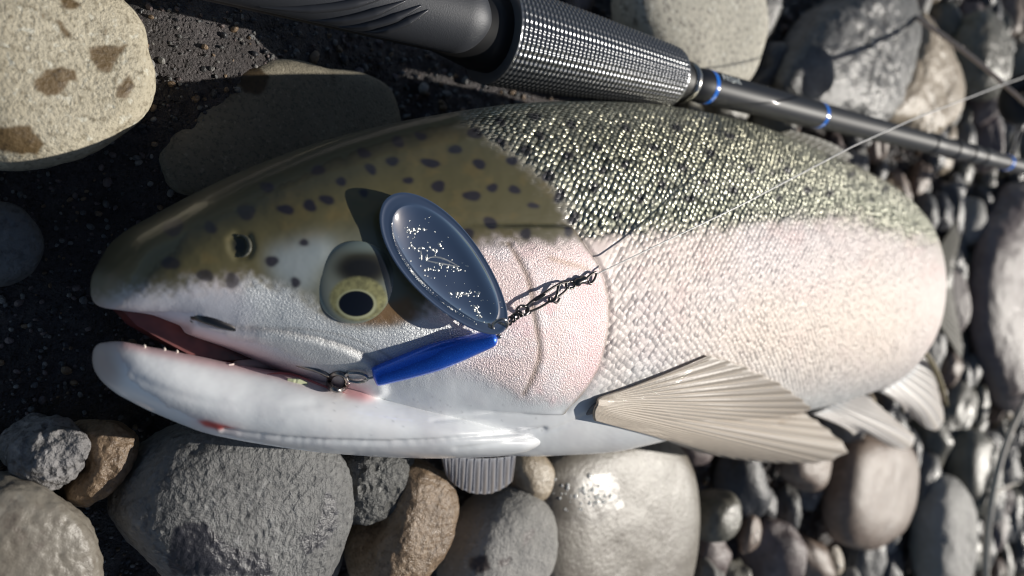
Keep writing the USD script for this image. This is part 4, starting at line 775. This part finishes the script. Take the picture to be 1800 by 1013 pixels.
# blade: an oval dish, rim and bowl, tapering to the clevis
def blade_mesh():
    tip, top_ = over_fish(887, 581, 0.0070), over_fish(680, 349, 0.0036)
    e1 = top_ - tip; Lb = np.linalg.norm(e1); e1 /= Lb
    n = np.array([-0.19, 0.04, 1.0]); n = n - e1 * (n @ e1); n /= np.linalg.norm(n); e2 = np.cross(n, e1)
    K, Mm = 60, 120; rho, th = np.linspace(0, 1, K), np.linspace(0, 2 * np.pi, Mm, endpoint=False)
    def shape(r, t):
        x = r * np.cos(t); y = r * np.sin(t); xx_ = Lb * 0.5 * (1 + x)
        wdt = 0.0112 * (1 - 0.30 * (0.5 - 0.5 * x) ** 1.3 * 0.9); return xx_, y * wdt
    def height(r, x):
        bowl = -0.0022 * (1 - np.clip(r / 0.80, 0, 1) ** 3.6); step = 0.00022 * (ss(0.80, 0.84, r)) - 0.00022 + 0.00022 * np.exp(-((r - 0.83) / 0.018) ** 2) + 0.00018 * np.exp(-((r - 0.98) / 0.02) ** 2)
        return bowl + step + 0.0004 * x * 0
    R, T = np.meshgrid(rho, th, indexing='ij'); a, b = shape(R, T); h = height(R, a)
    top = tip + a[..., None] * e1 + b[..., None] * e2 + h[..., None] * n; bot = top - n * 0.00045
    v = np.concatenate([top.reshape(-1, 3), bot.reshape(-1, 3)]); f = grid_faces(K, Mm, True); o = K * Mm
    f = np.concatenate([f, f[:, ::-1] + o]); e = (K - 1) * Mm + np.arange(Mm); e2_ = (K - 1) * Mm + (np.arange(Mm) + 1) % Mm
    f = np.concatenate([f, np.stack([e, e2_ + o, e2_], -1), np.stack([e, e + o, e2_ + o], -1)])
    m = trimesh.Trimesh(v, f, process=False)
    def point(x, y):    # x along the blade 0..1, y across -1..1
        r = min(1.0, math.hypot(2 * x - 1, y)); t = math.atan2(y, 2 * x - 1); a, b = shape(r, t)
        return tip + a * e1 + b * e2 + (height(r, a)) * n
    return outward(m), point, n, e1
bm, bpt, bn, be = blade_mesh()
blade = obj('blade', bm, M_blade, lure, smooth=35)
# water beads and stamped leaf strokes on the blade
drng = random.Random(3); drops = []
def bead(P, r): 
    s = trimesh.creation.icosphere(2, 1.0); v = np.array(s.vertices) * r; v = v - np.outer((v @ bn) * 0.45, bn); return trimesh.Trimesh(v + P + bn * r * 0.2, s.faces, process=False)
strokes = [[(0.72, 0.30), (0.66, 0.05), (0.58, -0.30)], [(0.56, 0.40), (0.50, 0.0), (0.40, -0.42)], [(0.36, 0.35), (0.30, 0.0), (0.24, -0.30)], [(0.22, 0.1), (0.16, 0.25)], [(0.80, 0.1), (0.74, -0.2)]]
for st in strokes:
    for x, y in spline(st, 22):
        for _ in range(1): drops.append(bead(bpt(x + drng.gauss(0, 0.010), y + drng.gauss(0, 0.035)), drng.choice([0.00018, 0.00026, 0.00036])))
for _ in range(70): drops.append(bead(bpt(drng.uniform(0.1, 0.85), drng.uniform(-0.6, 0.6)), drng.choice([0.00008, 0.00012, 0.00018])))
obj('stamped_beads', trimesh.util.concatenate(drops), M_bead, blade, kind='stuff')
for st in ([(0.60, 0.22), (0.52, -0.05), (0.44, -0.34)], [(0.60, 0.22), (0.55, -0.12), (0.44, -0.34)], [(0.62, 0.30), (0.66, 0.15)], [(0.60, 0.22), (0.62, 0.08)], [(0.33, 0.22), (0.28, -0.12)]):
    obj('stamped_stroke', tube([bpt(x, y) for x, y in spline(st, 12)], [0.00012, 0.00028, 0.00012], 8), M_bead, blade)
W = lambda x, y, l: over_fish(x, y, l)
obj('clevis', tube([W(868, 578, .0064), W(872, 566, .0082), W(884, 562, .0086), W(892, 570, .0075), W(884, 580, .0058), W(872, 584, .005)], 0.00042, 10, n=40), M_steel, lure)
obj('wire_shaft', tube([W(640, 668, .0042), B0 + (B0 - B1) * 0.0, B1, W(890, 570, .0052), W(902, 560, .0046), W(908, 553, .0044)], 0.00032, 10, n=0), M_steel, lure)
obj('wire_coil', tube([W(894 + 1.6 * k + 5 * math.cos(k * 1.6), 566 - 1.2 * k + 6 * math.sin(k * 1.6), .0050 + 0.0006 * math.sin(k * 1.6 + 1.5)) for k in range(14)], 0.0003, 8, n=80), M_dark_steel, lure)
def wire_ring(cx, cy, rx, ry, lift, name, mat_, r=0.0004, rot=0.0):
    pts = [W(cx + rx * math.cos(t) * math.cos(rot) - ry * math.sin(t) * math.sin(rot), cy + rx * math.cos(t) * math.sin(rot) + ry * math.sin(t) * math.cos(rot), lift + 0.0004 * math.sin(t)) for t in np.linspace(0, 2 * np.pi, 25)]
    return obj(name, tube(pts, r, 10, n=60), mat_, lure)
wire_ring(919, 546, 10, 8, .0042, 'eye_loop', M_dark_steel)
wire_ring(626, 664, 20, 8, .0040, 'wire_loop', M_steel, 0.00042, rot=0.1)
wire_ring(594, 671, 16, 15, .0038, 'hook_eye', M_hook, 0.00075)
hk = [W(582, 663, .0036), W(572, 657, .0040), W(560, 651, .0038), W(545, 646, .0034), W(525, 640, .0026), W(500, 630, .0008), W(470, 618, -.002), W(430, 604, -.004), W(380, 588, -.005), W(350, 572, -.004), W(340, 562, -0.0002)]
obj('hook_shank', tube(hk, 0.00075, 10), M_hook, lure)
obj('hook_point', tube([W(336, 558, .0002), W(352, 559, .0008), W(385, 569, .0011), W(410, 578, .0010), W(430, 585, .0008)], [0.0006, 0.0011, 0.0011, 0.0007, 0.00004], 10, flat=0.45), M_dark_steel, lure)

# snap swivel and line
sw = new_thing('snap_swivel', 'small dark wire snap swivel joining the lure to the line over the gill cover', 'swivel', tuple(on_fish(970, 515)))
LIFT = 0.55
def wr(path, r=0.00033, name='snap_wire', mat_=M_dark_steel): return obj(name, tube([over_fish(x, y, l * LIFT) for x, y, l in path], r, 10, n=10 * len(path)), mat_, sw)
wr([(924, 540, .0066), (940, 526, .0070), (962, 512, .0072), (984, 499, .0072), (998, 496, .0070)])
wr([(930, 548, .0060), (948, 541, .0062), (970, 528, .0064), (990, 515, .0064), (1000, 503, .0064)])
wr([(926, 543, .0066), (926, 550, .006), (933, 549, .006)], 0.00036)
wr([(984, 500, .0072), (980, 512, .0076), (975, 526, .0076), (969, 530, .0072), (966, 522, .0068)], 0.0004, 'snap_hook')
wr([(972, 528, .0066), (978, 532, .0066), (984, 524, .0066)], 0.00036, 'snap_hook')
wr([(940, 528, .0075), (950, 524, .008), (958, 519, .008)], 0.0004, 'snap_coil')
def sring(cx, cy, rx, ry, lift, name, r=0.00034):
    obj(name, tube([over_fish(cx + rx * math.cos(t), cy + ry * math.sin(t), (lift + 0.0003 * math.sin(t)) * LIFT) for t in np.linspace(0, 2 * np.pi, 21)], r, 10, n=50), M_dark_steel, sw)
sring(1003, 501, 8, 6, .0062, 'swivel_loop')
S0, S1 = over_fish(1009, 499, .0062 * LIFT), over_fish(1031, 490, .0062 * LIFT); lsw = np.linalg.norm(S1 - S0)
obj('swivel_barrel', outward(lathe(S0, S1, [(0, 0.0003), (0.0002, 0.0007), (lsw * .25, 0.00125), (lsw * .5, 0.0009), (lsw * .75, 0.00125), (lsw - .0002, 0.0007), (lsw, 0.0003)], 32)), M_dark_steel, sw)
wr([(1030, 491, .0062), (1040, 482, .0064), (1048, 480, .0064), (1047, 486, .0060), (1034, 494, .0060)], 0.00034, 'swivel_loop')
ln = [over_fish(1047, 483, .0062 * LIFT), over_fish(1064, 475, 0.0042), at(1300, 362, 0.104), at(1500, 257, 0.1115), at(1600, 212, 0.1125), at(1690, 177, 0.1145), at(1760, 150, 0.1155), at(1800, 136, 0.116), at(1830, 124, 0.117)]
line = new_thing('fishing_line', 'thin pale fishing line running from the swivel over the rod to the guide', 'fishing line', tuple(ln[0]))
obj('strand', tube(ln, [0.00016, 0.00028, 0.00036, 0.00040], 8, n=0), M_line, line)
obj('knot', tube([ln[0] + np.array([0.0002 * math.cos(k), 0.0002 * math.sin(k), 0]) + (ln[1] - ln[0]) * 0.03 * k for k in range(16)], 0.00016, 7, n=60), M_line, line)

# ------------------------------------------------------------------ stalks
s_ = new_thing('dry_stalk', 'thin pinkish dry stalk leaning from the buff stone across the rod guide', 'stalk', tuple(at(1605, 28, 0.035)))
obj('stem', tube(np.linspace(at(1604, 26, 0.03), at(1835, 212, 0.13), 6) + np.outer(np.sin(np.linspace(0, np.pi, 6)), [0, 0.001, 0.002]), [0.0019, 0.0016, 0.0014, 0.0010], 10), M_straw, s_)
obj('node', trimesh.creation.icosphere(2, 0.0021).apply_translation(at(1604, 26, 0.03) * 0.6 + at(1835, 212, 0.13) * 0.4 + [0, 0.001, 0.002]), M_straw, s_)
s_ = new_thing('pale_root', 'pale curved root lying upright across the pebbles at the lower right', 'root', tuple(at(1738, 940, 0.03)))
obj('stem', tube([at(1736, 1050, 0.026), at(1733, 960, 0.03), at(1742, 880, 0.034), at(1758, 810, 0.036), at(1780, 750, 0.034), at(1806, 690, 0.03)], [0.0030, 0.0034, 0.0030, 0.0026, 0.0022], 12), M_root, s_)
obj('side_root', tube([at(1744, 872, 0.034), at(1765, 858, 0.03), at(1790, 850, 0.022)], [0.002, 0.001], 10), M_root, s_)
s_ = new_thing('olive_stem', 'olive brown curved stem beside the far pelvic fin', 'stem', tuple(at(1616, 605, 0.05)))
obj('stem', tube([at(1611, 598, 0.066), at(1625, 618, 0.064), at(1642, 645, 0.058), at(1656, 680, 0.05), at(1664, 712, 0.04)], [0.0012, 0.0018, 0.0016, 0.0010], 10), M_olive, s_)
obj('tip', trimesh.creation.icosphere(2, 0.0014).apply_translation(at(1611, 598, 0.066)), M_olive, s_)
# water drops on the big flat stone
dr = []; dn = np.array([0, 0, 1.0])
top_pts = None
for s_ in stage.GetPrimAtPath('/World').GetChildren():
    if (s_.GetCustomData().get('label') or '').startswith('large smooth grey-brown flat'): top_pts = np.array(UsdGeom.Mesh(s_).GetPointsAttr().Get())
tpx, tpy = proj(top_pts); sel = top_pts[:, 2] > 0.016
drw = random.Random(9)
for _ in range(70):
    x, y = 1028 + drw.gauss(0, 26), 868 + drw.gauss(0, 15); k = int(np.argmin(np.where(sel, (tpx - x) ** 2 + (tpy - y) ** 2, 1e9)))
    r = drw.choice([0.0003, 0.0004, 0.0006, 0.0009]); s = trimesh.creation.icosphere(2, 1.0); v = np.array(s.vertices) * [r, r, r * 0.55]
    dr.append(trimesh.Trimesh(v + at(x, y, top_pts[k, 2]), s.faces, process=False))
tag(obj('water_drops', trimesh.util.concatenate(dr), M_drop), 'cluster of glinting water drops on the flat grey-brown stone', 'water', kind='stuff')
# beads of water on the pebbles beyond
dr = []
for o_, word, rr, qx, qy in pebbles:
    if qx < 1150: continue
    p = np.array(o_.GetPointsAttr().Get()); c = p.mean(0); d = p - c; d /= np.linalg.norm(d, axis=1, keepdims=True)
    k = np.nonzero(d @ np.array([-0.1, -0.1, 1.0]) > 0.72)[0]
    for _ in range(drw.choice([0, 1, 2, 3])):
        q = p[k[drw.randrange(len(k))]]; r = drw.choice([0.0004, 0.0006, 0.0009]); s = trimesh.creation.icosphere(2, 1.0)
        dr.append(trimesh.Trimesh(np.array(s.vertices) * [r, r, r * 0.6] + q, s.faces, process=False))
tag(obj('water_drops', trimesh.util.concatenate(dr), M_drop), 'beads of water glinting on the blurred pebbles at the right', 'water', kind='stuff')
